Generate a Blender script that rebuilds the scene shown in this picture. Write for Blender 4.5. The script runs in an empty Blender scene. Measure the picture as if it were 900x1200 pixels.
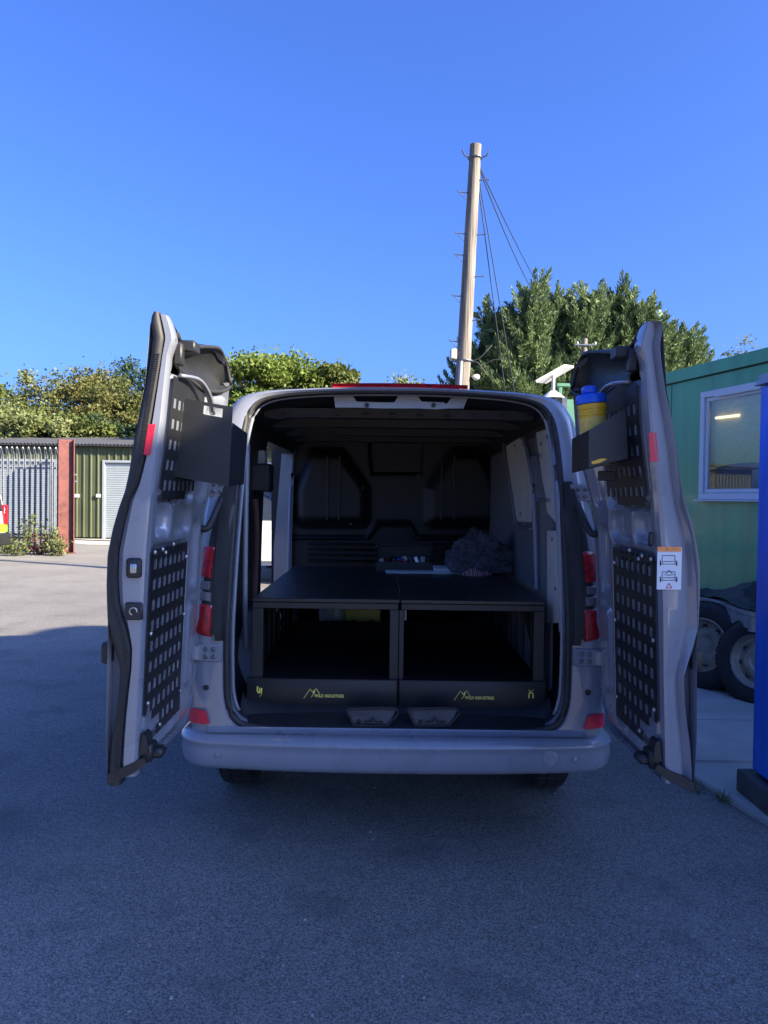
import bpy, bmesh, math, random
import numpy as np
from mathutils import Vector, Matrix, noise
R = math.radians
random.seed(7); rng = np.random.default_rng(7)
SC = bpy.context.scene
COL = SC.collection

# ------------------------------------------------------------------ camera, sky, sun, exposure
F, CH, PITCH = 880.0, 1.62, math.atan(18/880); ROLL = math.radians(.75)
cam = bpy.data.cameras.new('camera'); camo = bpy.data.objects.new('camera', cam); COL.objects.link(camo)
cam.sensor_fit = 'HORIZONTAL'; cam.sensor_width = 36; cam.lens = 36*F/900
cam.clip_start = .05; cam.clip_end = 3000
camo.location = (0, 0, CH); camo.rotation_euler = (Matrix.Rotation(R(90)-PITCH, 3, 'X') @ Matrix.Rotation(ROLL, 3, 'Z')).to_euler()
SC.camera = camo
SUNV = Vector((1, -.45, .562)).normalized()          # towards the sun: behind the camera, to the right
elev = math.asin(SUNV.z); azim = math.atan2(SUNV.x, SUNV.y)
w = bpy.data.worlds.new('World'); SC.world = w; w.use_nodes = True
nt = w.node_tree
sky = nt.nodes.new('ShaderNodeTexSky'); sky.sky_type = 'NISHITA'; sky.sun_disc = False
sky.sun_elevation = elev; sky.sun_rotation = azim
sky.air_density = 1.0; sky.dust_density = 3.6; sky.ozone_density = 4.5; sky.altitude = 100
nt.nodes['Background'].inputs['Strength'].default_value = .074
wb = nt.nodes.new('ShaderNodeMix'); wb.data_type = 'RGBA'; wb.blend_type = 'MULTIPLY'; wb.inputs[0].default_value = 1; wb.clamp_result = False
wb.inputs[7].default_value = (.345, .50, .93, 1)      # one white balance for the whole sky, as the phone's
nt.links.new(sky.outputs[0], wb.inputs[6]); nt.links.new(wb.outputs[2], nt.nodes['Background'].inputs['Color'])
sl = bpy.data.lights.new('sun', 'SUN'); sl.energy = 3.6; sl.angle = R(.53); sl.color = (1, .86, .62)
so = bpy.data.objects.new('sun', sl); COL.objects.link(so)
so.rotation_euler = (-SUNV).to_track_quat('-Z', 'Y').to_euler(); so.location = (20, -20, 30)
SC.view_settings.view_transform = 'Standard'; SC.view_settings.look = 'None'
SC.view_settings.gamma = 1; SC.view_settings.exposure = 2.4
SC.cycles.max_bounces = 10; SC.cycles.transparent_max_bounces = 16

# ------------------------------------------------------------------ helpers
def W(px, py, Y):
    """world point at depth Y seen at photo pixel (px, py)"""
    cx, cy = (px-450)/F, (600-py)/F
    cx, cy = cx*math.cos(ROLL)-cy*math.sin(ROLL), cx*math.sin(ROLL)+cy*math.cos(ROLL)
    d = Vector((cx, math.cos(PITCH)+cy*math.sin(PITCH), -math.sin(PITCH)+cy*math.cos(PITCH)))
    return Vector((0, 0, CH)) + d*(Y/d.y)

ORG = {}
def thing(name, label, cat, loc, group=None):
    o = bpy.data.objects.new(name, None); COL.objects.link(o)
    o.location = loc; o.empty_display_size = .2
    tag(o, label, cat, group); ORG[o.name] = Vector(loc)
    return o
def tag(o, label=None, cat=None, group=None, kind=None):
    if label: o['label'] = label
    if cat: o['category'] = cat
    if group: o['group'] = group
    if kind: o['kind'] = kind
    return o
def link(me, name, mat, parent, smooth=None, origin=None, base=False):
    """mesh given in WORLD coordinates -> object with its own origin, parented"""
    n = len(me.vertices); co = np.empty(n*3); me.vertices.foreach_get('co', co); co = co.reshape(-1, 3)
    lo, hi = co.min(0), co.max(0); c = (lo+hi)/2
    if base: c[2] = lo[2]
    if origin is not None: c = np.array(origin)
    me.vertices.foreach_set('co', (co-c).ravel()); 
    if mat is not None:
        for m in (mat if isinstance(mat, (list, tuple)) else [mat]): me.materials.append(m)
    if smooth is not None:
        me.shade_smooth()
        if smooth < 180: me.set_sharp_from_angle(angle=R(smooth))
    me.update()
    o = bpy.data.objects.new(name, me); COL.objects.link(o)
    p = Vector(c)
    ORG[o.name] = p.copy()
    if parent is not None:
        o.parent = parent; p = p - ORG[parent.name]
    o.location = p
    return o

class MB:
    def __init__(s): s.bm = bmesh.new()
    def box(s, lo, hi, bev=0, rot=None, seg=1):
        lo, hi = Vector(lo), Vector(hi); c = (lo+hi)/2; d = hi-lo
        M = Matrix.Translation(c)
        if rot is not None: M = M @ rot.to_4x4()
        M = M @ Matrix.Diagonal((abs(d.x), abs(d.y), abs(d.z), 1))
        r = bmesh.ops.create_cube(s.bm, size=1, matrix=M)
        if bev:
            es = list({e for v in r['verts'] for e in v.link_edges})
            bmesh.ops.bevel(s.bm, geom=es, offset=bev, segments=seg, affect='EDGES', profile=.5)
        return s
    def prism(s, pts, vec):
        """closed polygon of 3-D points extruded by vec"""
        vec = Vector(vec); a = [s.bm.verts.new(p) for p in pts]; b = [s.bm.verts.new(Vector(p)+vec) for p in pts]
        n = len(a)
        s.bm.faces.new(a); s.bm.faces.new(b[::-1])
        for i in range(n): s.bm.faces.new((a[i], b[i], b[(i+1) % n], a[(i+1) % n]))
        return s
    def tube(s, pts, r, n=8, closed=False, flat=1.0, cap=True):
        pts = [Vector(p) for p in pts]; m = len(pts); rings = []
        for i, p in enumerate(pts):
            a = pts[i-1] if (i or closed) else p
            b = pts[(i+1) % m] if (i < m-1 or closed) else p
            t = (b-a).normalized(); up = Vector((0, 0, 1)) if abs(t.z) < .9 else Vector((0, 1, 0))
            u = t.cross(up).normalized(); v = u.cross(t).normalized()
            rr = r[i] if isinstance(r, (list, tuple)) else r
            rings.append([s.bm.verts.new(p + u*rr*math.cos(k*2*math.pi/n) + v*rr*flat*math.sin(k*2*math.pi/n)) for k in range(n)])
        for i in range(m if closed else m-1):
            A, B = rings[i], rings[(i+1) % m]
            for k in range(n): s.bm.faces.new((A[k], A[(k+1) % n], B[(k+1) % n], B[k]))
        if cap and not closed:
            s.bm.faces.new(rings[0][::-1]); s.bm.faces.new(rings[-1])
        return s
    def lathe(s, prof, c, axis=(0, 0, 1), n=24, cap=True):
        """prof list of (r, h) along axis from c"""
        q = Vector((0, 0, 1)).rotation_difference(Vector(axis).normalized()); c = Vector(c); rings = []
        for r, h in prof:
            rings.append([s.bm.verts.new(c + q @ Vector((max(r, 1e-4)*math.cos(k*2*math.pi/n), max(r, 1e-4)*math.sin(k*2*math.pi/n), h))) for k in range(n)])
        for A, B in zip(rings, rings[1:]):
            for k in range(n): s.bm.faces.new((A[k], A[(k+1) % n], B[(k+1) % n], B[k]))
        if cap and prof[0][0] > 1e-3: s.bm.faces.new(rings[0][::-1])
        if cap and prof[-1][0] > 1e-3: s.bm.faces.new(rings[-1])
        return s
    def grid(s, P, skip=None, flip=False, closeu=False):
        """P[i][j] points"""
        V = [[s.bm.verts.new(p) for p in row] for row in P]
        n = len(V)
        for i in range(n if closeu else n-1):
            A, B = V[i], V[(i+1) % n]
            for j in range(len(A)-1):
                if skip and skip(i, j): continue
                f = (A[j], B[j], B[j+1], A[j+1])
                s.bm.faces.new(f[::-1] if flip else f)
        return s
    def sheet(s, pts):
        s.bm.faces.new([s.bm.verts.new(p) for p in pts]); return s
    def done(s, name, mat, parent=None, smooth=None, normals=True, **k):
        lone = [v for v in s.bm.verts if not v.link_faces]
        if lone: bmesh.ops.delete(s.bm, geom=lone, context='VERTS')
        if normals: bmesh.ops.recalc_face_normals(s.bm, faces=s.bm.faces)
        me = bpy.data.meshes.new(name); s.bm.to_mesh(me); s.bm.free()
        return link(me, name, mat, parent, smooth, **k)

def thick(bm, t):
    bm.normal_update(); bm.verts.ensure_lookup_table()
    fs = bm.faces[:]; edges = [e for e in bm.edges if len(e.link_faces) == 1]
    mp = {v: bm.verts.new(v.co - v.normal*t) for v in list(bm.verts)}
    loops = []
    for f in fs: bm.faces.new([mp[v] for v in reversed(f.verts)])
    for e in edges:
        a, b = e.verts; bm.faces.new((b, a, mp[a], mp[b]))

def quads(name, V, mat, parent, **k):
    """V: N x 4 x 3 array of loose quads"""
    n = len(V); me = bpy.data.meshes.new(name)
    me.vertices.add(n*4); me.vertices.foreach_set('co', V.reshape(-1).astype(np.float32))
    me.loops.add(n*4); me.loops.foreach_set('vertex_index', np.arange(n*4, dtype=np.int32))
    me.polygons.add(n); me.polygons.foreach_set('loop_start', np.arange(0, n*4, 4, dtype=np.int32))
    me.update(calc_edges=True); me.validate()
    return link(me, name, mat, parent, **k)
def lerp(tab, z):
    if z <= tab[0][0]: return tab[0][1]
    for (a, u), (b, v) in zip(tab, tab[1:]):
        if z <= b: 
            t = (z-a)/(b-a); return u+(v-u)*t
    return tab[-1][1]
def sst(a, b, x):
    t = min(1, max(0, (x-a)/(b-a))); return t*t*(3-2*t)
def spline(pts, n):
    """Catmull-Rom through pts (index-parametrised), n samples"""
    pts = [Vector(p) for p in pts]; m = len(pts)-1; out = []
    for i in range(n):
        t = i/(n-1)*m; k = min(int(t), m-1); f = t-k
        p0, p1, p2, p3 = pts[max(k-1, 0)], pts[k], pts[k+1], pts[min(k+2, m)]
        out.append(.5*((2*p1)+(p2-p0)*f+(2*p0-5*p1+4*p2-p3)*f*f+(3*p1-p0-3*p2+p3)*f**3))
    return out
def copy_tree(o, dloc=None):
    c = o.copy(); COL.objects.link(c)
    for ch in o.children:
        d = ch.copy(); COL.objects.link(d); d.parent = c
        for g in ch.children:
            e = g.copy(); COL.objects.link(e); e.parent = d
    return c

# ------------------------------------------------------------------ materials
def pm(name, col, rough=.5, metal=0, coat=0, var=.12, vs=6, bump=0, bs=150, spec=.5, col2=None, rv=0, stretch=None):
    m = bpy.data.materials.new(name); m.use_nodes = True; t = m.node_tree; b = t.nodes['Principled BSDF']
    b.inputs['Roughness'].default_value = rough; b.inputs['Metallic'].default_value = metal
    b.inputs['Coat Weight'].default_value = coat; b.inputs['Coat Roughness'].default_value = .06
    b.inputs['Specular IOR Level'].default_value = spec
    g = t.nodes.new('ShaderNodeNewGeometry')
    n = t.nodes.new('ShaderNodeTexNoise'); n.inputs['Scale'].default_value = vs; n.inputs['Detail'].default_value = 6
    if stretch:
        mp = t.nodes.new('ShaderNodeMapping'); mp.inputs['Scale'].default_value = stretch
        t.links.new(g.outputs['Position'], mp.inputs[0]); t.links.new(mp.outputs[0], n.inputs['Vector'])
    else: t.links.new(g.outputs['Position'], n.inputs['Vector'])
    r = t.nodes.new('ShaderNodeValToRGB'); r.color_ramp.elements[0].position = .3; r.color_ramp.elements[1].position = .72
    c2 = col2 or tuple(min(1, c*(1+var)) for c in col)
    c1 = tuple(c*(1-var) for c in col) if not col2 else col
    r.color_ramp.elements[0].color = (*c1, 1); r.color_ramp.elements[1].color = (*c2, 1)
    t.links.new(n.outputs['Fac'], r.inputs['Fac']); t.links.new(r.outputs[0], b.inputs['Base Color'])
    if rv:
        mr = t.nodes.new('ShaderNodeMapRange'); mr.inputs['To Min'].default_value = max(0, rough-rv); mr.inputs['To Max'].default_value = min(1, rough+rv)
        t.links.new(n.outputs['Fac'], mr.inputs['Value']); t.links.new(mr.outputs[0], b.inputs['Roughness'])
    if bump:
        n2 = t.nodes.new('ShaderNodeTexNoise'); n2.inputs['Scale'].default_value = bs; n2.inputs['Detail'].default_value = 3
        t.links.new(g.outputs['Position'], n2.inputs['Vector'])
        bp = t.nodes.new('ShaderNodeBump'); bp.inputs['Strength'].default_value = bump; bp.inputs['Distance'].default_value = .01
        t.links.new(n2.outputs['Fac'], bp.inputs['Height']); t.links.new(bp.outputs[0], b.inputs['Normal'])
    return m
M = dict(
    paint=pm('grey_paint', (.200, .218, .262), .29, coat=1, var=.07, vs=5, rv=.08, bump=.012, bs=900),
    paint_in=pm('grey_paint_inside', (.195, .212, .25), .38, coat=.5, var=.05, vs=9),
    plastic=pm('black_plastic', (.016, .017, .019), .48, var=.25, vs=20, bump=.12, bs=700),
    powder=pm('black_powder_coat', (.014, .015, .017), .42, var=.2, vs=14, bump=.1, bs=900),
    deck=pm('black_faced_board', (.013, .014, .017), .36, var=.3, vs=5, bump=.06, bs=500, rv=.08),
    dark_in=pm('dark_liner', (.017, .018, .022), .55, var=.2, vs=8, bump=.1, bs=300),
    rubber=pm('rubber', (.022, .022, .024), .6, var=.2, vs=30),
    tyre=pm('tyre_rubber', (.022, .021, .021), .75, var=.35, vs=14, bump=.3, bs=120),
    steel=pm('steel', (.45, .45, .46), .35, metal=.9, var=.15, vs=20),
    galv=pm('galvanised', (.17, .19, .22), .42, metal=.7, var=.2, vs=12, rv=.1),
    rim=pm('old_steel_rim', (.36, .31, .24), .55, metal=.25, var=.3, vs=9, bump=.3, bs=80, rv=.15),
    redlens=pm('red_lens', (.34, .008, .014), .14, coat=1, var=.45, vs=30, bump=.25, bs=170),
    cleardark=pm('smoked_lens', (.13, .13, .14), .1, coat=1, var=.2, vs=30),
    reflect=pm('red_reflector', (.55, .02, .05), .3, var=.1, vs=90, bump=.2, bs=500),
    ply=pm('pale_lining_board', (.52, .51, .48), .6, var=.1, vs=7),
    grey_pl=pm('grey_plastic', (.32, .33, .35), .5, var=.06, vs=12),
    yellow=pm('yellow_print', (.85, .74, .16), .45, var=.05),
    tub=pm('yellow_tub', (.72, .42, .02), .35, var=.1, vs=14),
    tublabel=pm('tub_label', (.62, .40, .12), .45, var=.35, vs=60, col2=(.75, .55, .06)),
    blue=pm('blue_plastic', (.01, .09, .62), .35, var=.1, vs=12),
    bluepost=pm('blue_paint', (.006, .16, .88), .38, coat=.3, var=.18, vs=5, bump=.08, bs=40, rv=.12, stretch=(4, 4, .5)),
    basegrey=pm('dark_grey_steel', (.07, .072, .08), .6, var=.3, vs=9, bump=.25, bs=90),
    cabin=pm('green_cabin_paint', (.060, .330, .140), .42, coat=.15, var=.20, vs=2.2, bump=.05, bs=9, rv=.14, stretch=(3, 3, .35)),
    cabin_d=pm('dark_green_joint', (.012, .05, .035), .6),
    white=pm('white_upvc', (.56, .57, .59), .4, var=.04),
    whitepaint=pm('white_car_paint', (.48, .49, .50), .3, coat=.8, var=.03),
    shedgreen=pm('olive_cladding', (.062, .075, .034), .55, var=.12, vs=1.5),
    shedroof=pm('dark_roof_sheet', (.045, .047, .05), .6, var=.2, vs=2),
    shutter=pm('pale_shutter', (.25, .285, .31), .45, var=.06, vs=3),
    redpost=pm('red_oxide_steel', (.135, .040, .034), .65, var=.3, vs=7, bump=.15, bs=60),
    timber=pm('weathered_timber', (.30, .28, .25), .8, var=.3, vs=12, bump=.3, bs=60),
    tarp=pm('dark_tarp', (.030, .031, .035), .55, var=.35, vs=10, bump=.25, bs=45),
    fleece=pm('dark_fleece', (.095, .098, .112), .95, var=.5, vs=35, bump=.45, bs=140),
    red_cloth=pm('red_bag', (.20, .03, .025), .8, var=.3, vs=40, bump=.4, bs=90),
    paper=pm('paper', (.62, .66, .70), .7, var=.05),
    orange=pm('orange_print', (.80, .28, .08), .5, var=.04),
    ink=pm('ink', (.04, .045, .06), .6),
    redink=pm('red_ink', (.55, .05, .06), .6),
    limegreen=pm('green_vinyl', (.20, .58, .03), .4),
    bark=pm('bark', (.10, .075, .05), .9, var=.4, vs=8, bump=.6, bs=30),
    glassdark=pm('dark_glass', (.02, .025, .03), .05, coat=1, var=.1),
    brick=pm('render_wall', (.62, .59, .53), .85, var=.12, vs=2, bump=.2, bs=40),
    reflected_blue=pm('blue_reflection', (.03, .05, .16), .6, var=.25, vs=4),  # blue part of the reflection painted in the cabin window
    ceram=pm('porcelain', (.42, .41, .39), .3),
    rust=pm('rust_red_strap', (.055, .024, .02), .8),
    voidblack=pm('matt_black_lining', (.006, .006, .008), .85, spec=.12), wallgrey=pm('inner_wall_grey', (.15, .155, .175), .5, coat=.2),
    bulk=pm('bulkhead_moulding', (.010, .011, .013), .45, spec=.45, var=.2, vs=14, bump=.15, bs=500),
    tubgreen=pm('yellow_green_case', (.34, .33, .03), .5),
)
def pole_mat():
    m = pm('pole_wood', (.30, .25, .19), .85, var=.2, vs=3); t = m.node_tree; b = t.nodes['Principled BSDF']
    g = t.nodes.new('ShaderNodeNewGeometry'); mp = t.nodes.new('ShaderNodeMapping'); mp.inputs['Scale'].default_value = (14, 14, .5)
    n = t.nodes.new('ShaderNodeTexNoise'); n.inputs['Scale'].default_value = 2.5; n.inputs['Detail'].default_value = 8
    t.links.new(g.outputs['Position'], mp.inputs[0]); t.links.new(mp.outputs[0], n.inputs['Vector'])
    r = t.nodes.new('ShaderNodeValToRGB'); e = r.color_ramp.elements
    e[0].position = .35; e[0].color = (.10, .083, .067, 1); e[1].position = .65; e[1].color = (.23, .205, .175, 1)
    t.links.new(n.outputs['Fac'], r.inputs['Fac']); t.links.new(r.outputs[0], b.inputs['Base Color'])
    bp = t.nodes.new('ShaderNodeBump'); bp.inputs['Strength'].default_value = .5; bp.inputs['Distance'].default_value = .02
    t.links.new(n.outputs['Fac'], bp.inputs['Height']); t.links.new(bp.outputs[0], b.inputs['Normal'])
    return m
M['pole'] = pole_mat()
def leaf_mat(name, cols, trans=.35, vs=.5):
    m = bpy.data.materials.new(name); m.use_nodes = True; t = m.node_tree; b = t.nodes['Principled BSDF']
    out = t.nodes['Material Output']
    b.inputs['Roughness'].default_value = .55; b.inputs['Specular IOR Level'].default_value = .3
    g = t.nodes.new('ShaderNodeNewGeometry'); n = t.nodes.new('ShaderNodeTexNoise'); n.inputs['Scale'].default_value = vs; n.inputs['Detail'].default_value = 3
    t.links.new(g.outputs['Position'], n.inputs['Vector'])
    a = t.nodes.new('ShaderNodeMath'); a.operation = 'MULTIPLY_ADD'; a.inputs[1].default_value = .45
    t.links.new(g.outputs['Random Per Island'], a.inputs[0])
    a2 = t.nodes.new('ShaderNodeMath'); a2.operation = 'MULTIPLY_ADD'; a2.inputs[1].default_value = 1.1; a2.inputs[2].default_value = -.28
    t.links.new(n.outputs['Fac'], a2.inputs[0]); t.links.new(a2.outputs[0], a.inputs[2])
    r = t.nodes.new('ShaderNodeValToRGB'); e = r.color_ramp.elements
    while len(e) < len(cols): e.new(.5)
    for i, c in enumerate(cols): e[i].position = .15+.75*i/(len(cols)-1); e[i].color = (*c, 1)
    t.links.new(a.outputs[0], r.inputs['Fac']); t.links.new(r.outputs[0], b.inputs['Base Color'])
    tr = t.nodes.new('ShaderNodeBsdfTranslucent'); mx = t.nodes.new('ShaderNodeMixShader'); mx.inputs[0].default_value = trans
    t.links.new(r.outputs[0], tr.inputs['Color']); t.links.new(b.outputs[0], mx.inputs[1]); t.links.new(tr.outputs[0], mx.inputs[2])
    t.links.new(mx.outputs[0], out.inputs['Surface'])
    return m
LF = dict(
    olive=leaf_mat('olive_leaves', [(0.067, 0.094, 0.024), (0.114, 0.144, 0.036), (0.174, 0.202, 0.048)]),
    bright=leaf_mat('bright_leaves', [(0.073, 0.115, 0.023), (0.133, 0.188, 0.036), (0.213, 0.259, 0.057)]),
    autumn=leaf_mat('autumn_leaves', [(.070, .088, .026), (.125, .140, .040), (.19, .145, .050)]),
    pale=leaf_mat('pale_leaves', [(0.107, 0.137, 0.048), (0.174, 0.202, 0.074), (0.254, 0.274, 0.114)]),
    dark=leaf_mat('dark_leaves', [(0.027, 0.050, 0.020), (0.046, 0.079, 0.033), (0.067, 0.108, 0.041)]),
    conifer=leaf_mat('conifer_sprays', [(.072, .118, .050), (.125, .182, .074), (.185, .245, .105)], trans=.22, vs=.6),
    weed=leaf_mat('weed_leaves', [(0.080, 0.115, 0.033), (0.160, 0.188, 0.065), (0.267, 0.246, 0.114)]),
    redweed=leaf_mat('red_weed_leaves', [(0.133, 0.043, 0.048), (0.213, 0.073, 0.082), (0.187, 0.115, 0.065)]),
    grass=leaf_mat('grass_blades', [(0.046, 0.079, 0.023), (0.094, 0.144, 0.048), (0.174, 0.202, 0.082)]),
)
def asphalt_mat():
    m = bpy.data.materials.new('asphalt'); m.use_nodes = True; t = m.node_tree; b = t.nodes['Principled BSDF']
    L = t.links.new; g = t.nodes.new('ShaderNodeNewGeometry')
    def nz(scale, det=4, rough=.5):
        n = t.nodes.new('ShaderNodeTexNoise'); n.inputs['Scale'].default_value = scale; n.inputs['Detail'].default_value = det; n.inputs['Roughness'].default_value = rough
        L(g.outputs['Position'], n.inputs['Vector']); return n.outputs['Fac']
    def ramp(src, p0, c0, p1, c1):
        r = t.nodes.new('ShaderNodeValToRGB'); e = r.color_ramp.elements
        e[0].position, e[0].color, e[1].position, e[1].color = p0, (*c0, 1), p1, (*c1, 1); L(src, r.inputs['Fac']); return r.outputs[0]
    def mix(fac, a, bb, mode='MIX'):
        x = t.nodes.new('ShaderNodeMix'); x.data_type = 'RGBA'; x.blend_type = mode
        if isinstance(fac, float): x.inputs[0].default_value = fac
        else: L(fac, x.inputs[0])
        L(a, x.inputs[6]); L(bb, x.inputs[7]); return x.outputs[2]
    base = ramp(nz(.45, 6, .6), .3, (.125, .123, .118), .7, (.20, .196, .187))
    vor = t.nodes.new('ShaderNodeTexVoronoi'); vor.inputs['Scale'].default_value = 190; L(g.outputs['Position'], vor.inputs['Vector'])
    sep = t.nodes.new('ShaderNodeSeparateColor'); L(vor.outputs['Color'], sep.inputs[0])
    stones = ramp(sep.outputs[0], .0, (.40, .40, .41), 1.0, (1.65, 1.62, 1.56))
    c = mix(1.0, base, stones, 'MULTIPLY')
    vb = t.nodes.new('ShaderNodeTexVoronoi'); vb.inputs['Scale'].default_value = 38; L(g.outputs['Position'], vb.inputs['Vector'])
    sb = t.nodes.new('ShaderNodeSeparateColor'); L(vb.outputs['Color'], sb.inputs[0])
    pick = ramp(sb.outputs[1], .955, (0, 0, 0), .985, (.7, .7, .7))
    dd = ramp(vb.outputs['Distance'], .10, (1, 1, 1), .35, (0, 0, 0))
    sp = mix(1.0, pick, dd, 'MULTIPLY')
    light = t.nodes.new('ShaderNodeRGB'); light.outputs[0].default_value = (.40,.39,.37,1)
    c = mix(sp, c, light.outputs[0])
    # wear: pale dusty patches and darker stains
    dust = ramp(nz(1.1, 7, .65), .52, (0, 0, 0), .78, (.32, .32, .32))
    dcol = t.nodes.new('ShaderNodeRGB'); dcol.outputs[0].default_value = (.26, .25, .23, 1)
    c = mix(dust, c, dcol.outputs[0])
    stain = ramp(nz(2.3, 5, .6), .54, (0, 0, 0), .72, (.6, .6, .6))
    scol = t.nodes.new('ShaderNodeRGB'); scol.outputs[0].default_value = (.075, .075, .077, 1)
    c = mix(stain, c, scol.outputs[0])
    # older, dustier tarmac further up the yard
    sx = t.nodes.new('ShaderNodeSeparateXYZ'); L(g.outputs['Position'], sx.inputs[0])
    mr = t.nodes.new('ShaderNodeMapRange'); mr.inputs['From Min'].default_value = 6; mr.inputs['From Max'].default_value = 22; L(sx.outputs[1], mr.inputs[0])
    mm = t.nodes.new('ShaderNodeMath'); mm.operation = 'MULTIPLY'; mm.inputs[1].default_value = .55; L(mr.outputs[0], mm.inputs[0])
    old = ramp(nz(.9, 6), .3, (.23, .222, .205), .7, (.30, .288, .26))
    c = mix(mm.outputs[0], c, old)
    L(c, b.inputs['Base Color'])
    b.inputs['Roughness'].default_value = .78; b.inputs['Specular IOR Level'].default_value = .35
    bp = t.nodes.new('ShaderNodeBump'); bp.inputs['Strength'].default_value = .55; bp.inputs['Distance'].default_value = .004
    L(vor.outputs['Distance'], bp.inputs['Height'])
    bp2 = t.nodes.new('ShaderNodeBump'); bp2.inputs['Strength'].default_value = .25; bp2.inputs['Distance'].default_value = .02
    L(nz(7, 5), bp2.inputs['Height']); L(bp.outputs[0], bp2.inputs['Normal']); L(bp2.outputs[0], b.inputs['Normal'])
    return m
def concrete_mat():
    m = pm('concrete_slab', (.40, .39, .365), .85, var=.18, vs=2.5, bump=.35, bs=55)
    return m
M['asphalt'] = asphalt_mat(); M['concrete'] = concrete_mat()
def emit_mat(name, col, s):
    m = bpy.data.materials.new(name); m.use_nodes = True; b = m.node_tree.nodes['Principled BSDF']
    b.inputs['Base Color'].default_value = (*col, 1); b.inputs['Emission Color'].default_value = (*col, 1); b.inputs['Emission Strength'].default_value = s
    return m
def pane_mat():
    m = bpy.data.materials.new('window_glass'); m.use_nodes = True; t = m.node_tree
    gl = t.nodes.new('ShaderNodeBsdfGlossy'); gl.inputs['Roughness'].default_value = .02; tr = t.nodes.new('ShaderNodeBsdfTransparent'); tr.inputs[0].default_value = (.86, .9, .88, 1)
    mx = t.nodes.new('ShaderNodeMixShader'); mx.inputs[0].default_value = .10
    t.links.new(tr.outputs[0], mx.inputs[1]); t.links.new(gl.outputs[0], mx.inputs[2])
    t.links.new(mx.outputs[0], t.nodes['Material Output'].inputs['Surface'])
    return m
M['pane'] = pane_mat()

# ------------------------------------------------------------------ ground
MB().sheet([(-400, -200, 0), (400, -200, 0), (400, 900, 0), (-400, 900, 0)]).done('ground', M['asphalt'])['kind'] = 'structure'
# concrete apron on the right, in slabs with open joints (edge runs from beside the door towards the blue post)
def apron():
    a = W(812, 914, 4.3); e0 = Vector((1.78, 4.29, 0)); e1 = Vector((1.93, 3.62, 0))
    root = bpy.data.objects.new('concrete_apron', None); COL.objects.link(root); root.location = (3, 5, 0); root['kind'] = 'structure'; ORG[root.name] = Vector((3, 5, 0))
    rows = [3.2, 4.55, 5.42, 6.9, 8.6, 10.4]
    for i in range(5):
        y0, y1 = rows[i]+.008, rows[i+1]-.008
        ex = lambda y: 1.80 + (4.2-y)*.24 if y < 4.2 else 1.80-(y-4.2)*.12
        xs = [None, ex((y0+y1)/2)+2.1, ex((y0+y1)/2)+4.6]
        for k in range(2):
            l0 = ex(y0) if k == 0 else xs[1]+.008; l1 = ex(y1) if k == 0 else xs[1]+.008
            rr = xs[k+1]-.008
            h = .032+random.uniform(-.004, .004)
            b = MB(); b.prism([(l0, y0, -.05), (rr, y0, -.05), (rr, y1, -.05), (l1, y1, -.05)], (0, 0, .05+h))
            bmesh.ops.bevel(b.bm, geom=[e for e in b.bm.edges if all(v.co.z > 0 for v in e.verts)], offset=.008, segments=2, affect='EDGES')
            o = b.done('slab', M['concrete'], root, 40)
apron()
MB().sheet([(-14, 27.0, .004), (-9.2, 23.4, .004), (-2, 23.4, .004), (-2, 26.4, .004), (-14, 26.4, .004)]).done('path', M['concrete'])['kind'] = 'structure'

# ------------------------------------------------------------------ large building behind the camera (casts the yard's shade)
def workshop():
    t = thing('workshop_building', 'tall rendered workshop building behind the photographer that shades the yard', 'building', (8.5, 1.4, 0))
    H, X0, Y1, r = 6.0, -4.05+6/.562, 9.15-.45*6/.562, .55
    pts = [(X0+4, -1.6), (X0, -1.6)]
    for k in range(7):
        a = R(180-15*k); pts.append((X0+r+r*math.cos(a), Y1-r+r*math.sin(a)))
    pts.append((X0+4, Y1-.35))
    MB().prism([(x, y, 0) for x, y in pts], (0, 0, H-.25)).done('wall', M['brick'], t)
    MB().prism([(x+.01, y, H-.25) for x, y in pts], (0, 0, .25)).done('roof', M['shedroof'], t)
    for k in range(4):
        MB().box((X0-.03, -1.3+1.4*k, 1), (X0+.05, -.5+1.4*k, 2.4)).done('window', M['glassdark'], t)
workshop()

# ------------------------------------------------------------------ the van: body
CX, RY = .07, 3.35                                    # van centre line and the plane of its rear face
def L(x, y, z): return Vector((CX+x, RY+y, z))
van = thing('van', 'grey panel van seen from behind with both rear doors swung open', 'van', L(0, 2, 0))
def yr(z): return .06 + (max(0, z-1.0)**1.25)*.20      # rear face leans forward with height
OUT = [(0, .47), (.5, .47), (.88, .47), (.945, .52), (.96, .64), (.962, .8), (.96, 1.0), (.953, 1.2), (.938, 1.4), (.912, 1.6), (.882, 1.8), (.862, 1.93), (.835, 2.02), (.775, 2.095), (.66, 2.128), (.48, 2.142), (.25, 2.152), (0, 2.155)]
INN = [(0, .548), (.45, .550), (.66, .562), (.735, .597), (.768, .68), (.775, .8), (.776, 1.0), (.772, 1.2), (.768, 1.4), (.762, 1.6), (.754, 1.8), (.742, 1.93), (.722, 2.015), (.672, 2.075), (.58, 2.104), (.43, 2.120), (.21, 2.130), (0, 2.132)]
NS = 103
def half(ctrl): return [(p.x, p.y) for p in spline([(a, b, 0) for a, b in ctrl], NS)]
OH, IH = half(OUT), half(INN)
def loop(h): return h + [(-x, z) for x, z in h[-2:0:-1]]
OL, IL = loop(OH), loop(IH)
def side_hole(x, y, z): return x < 0 and 1.30 < y < 2.72 and .62 < z < 1.965
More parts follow.
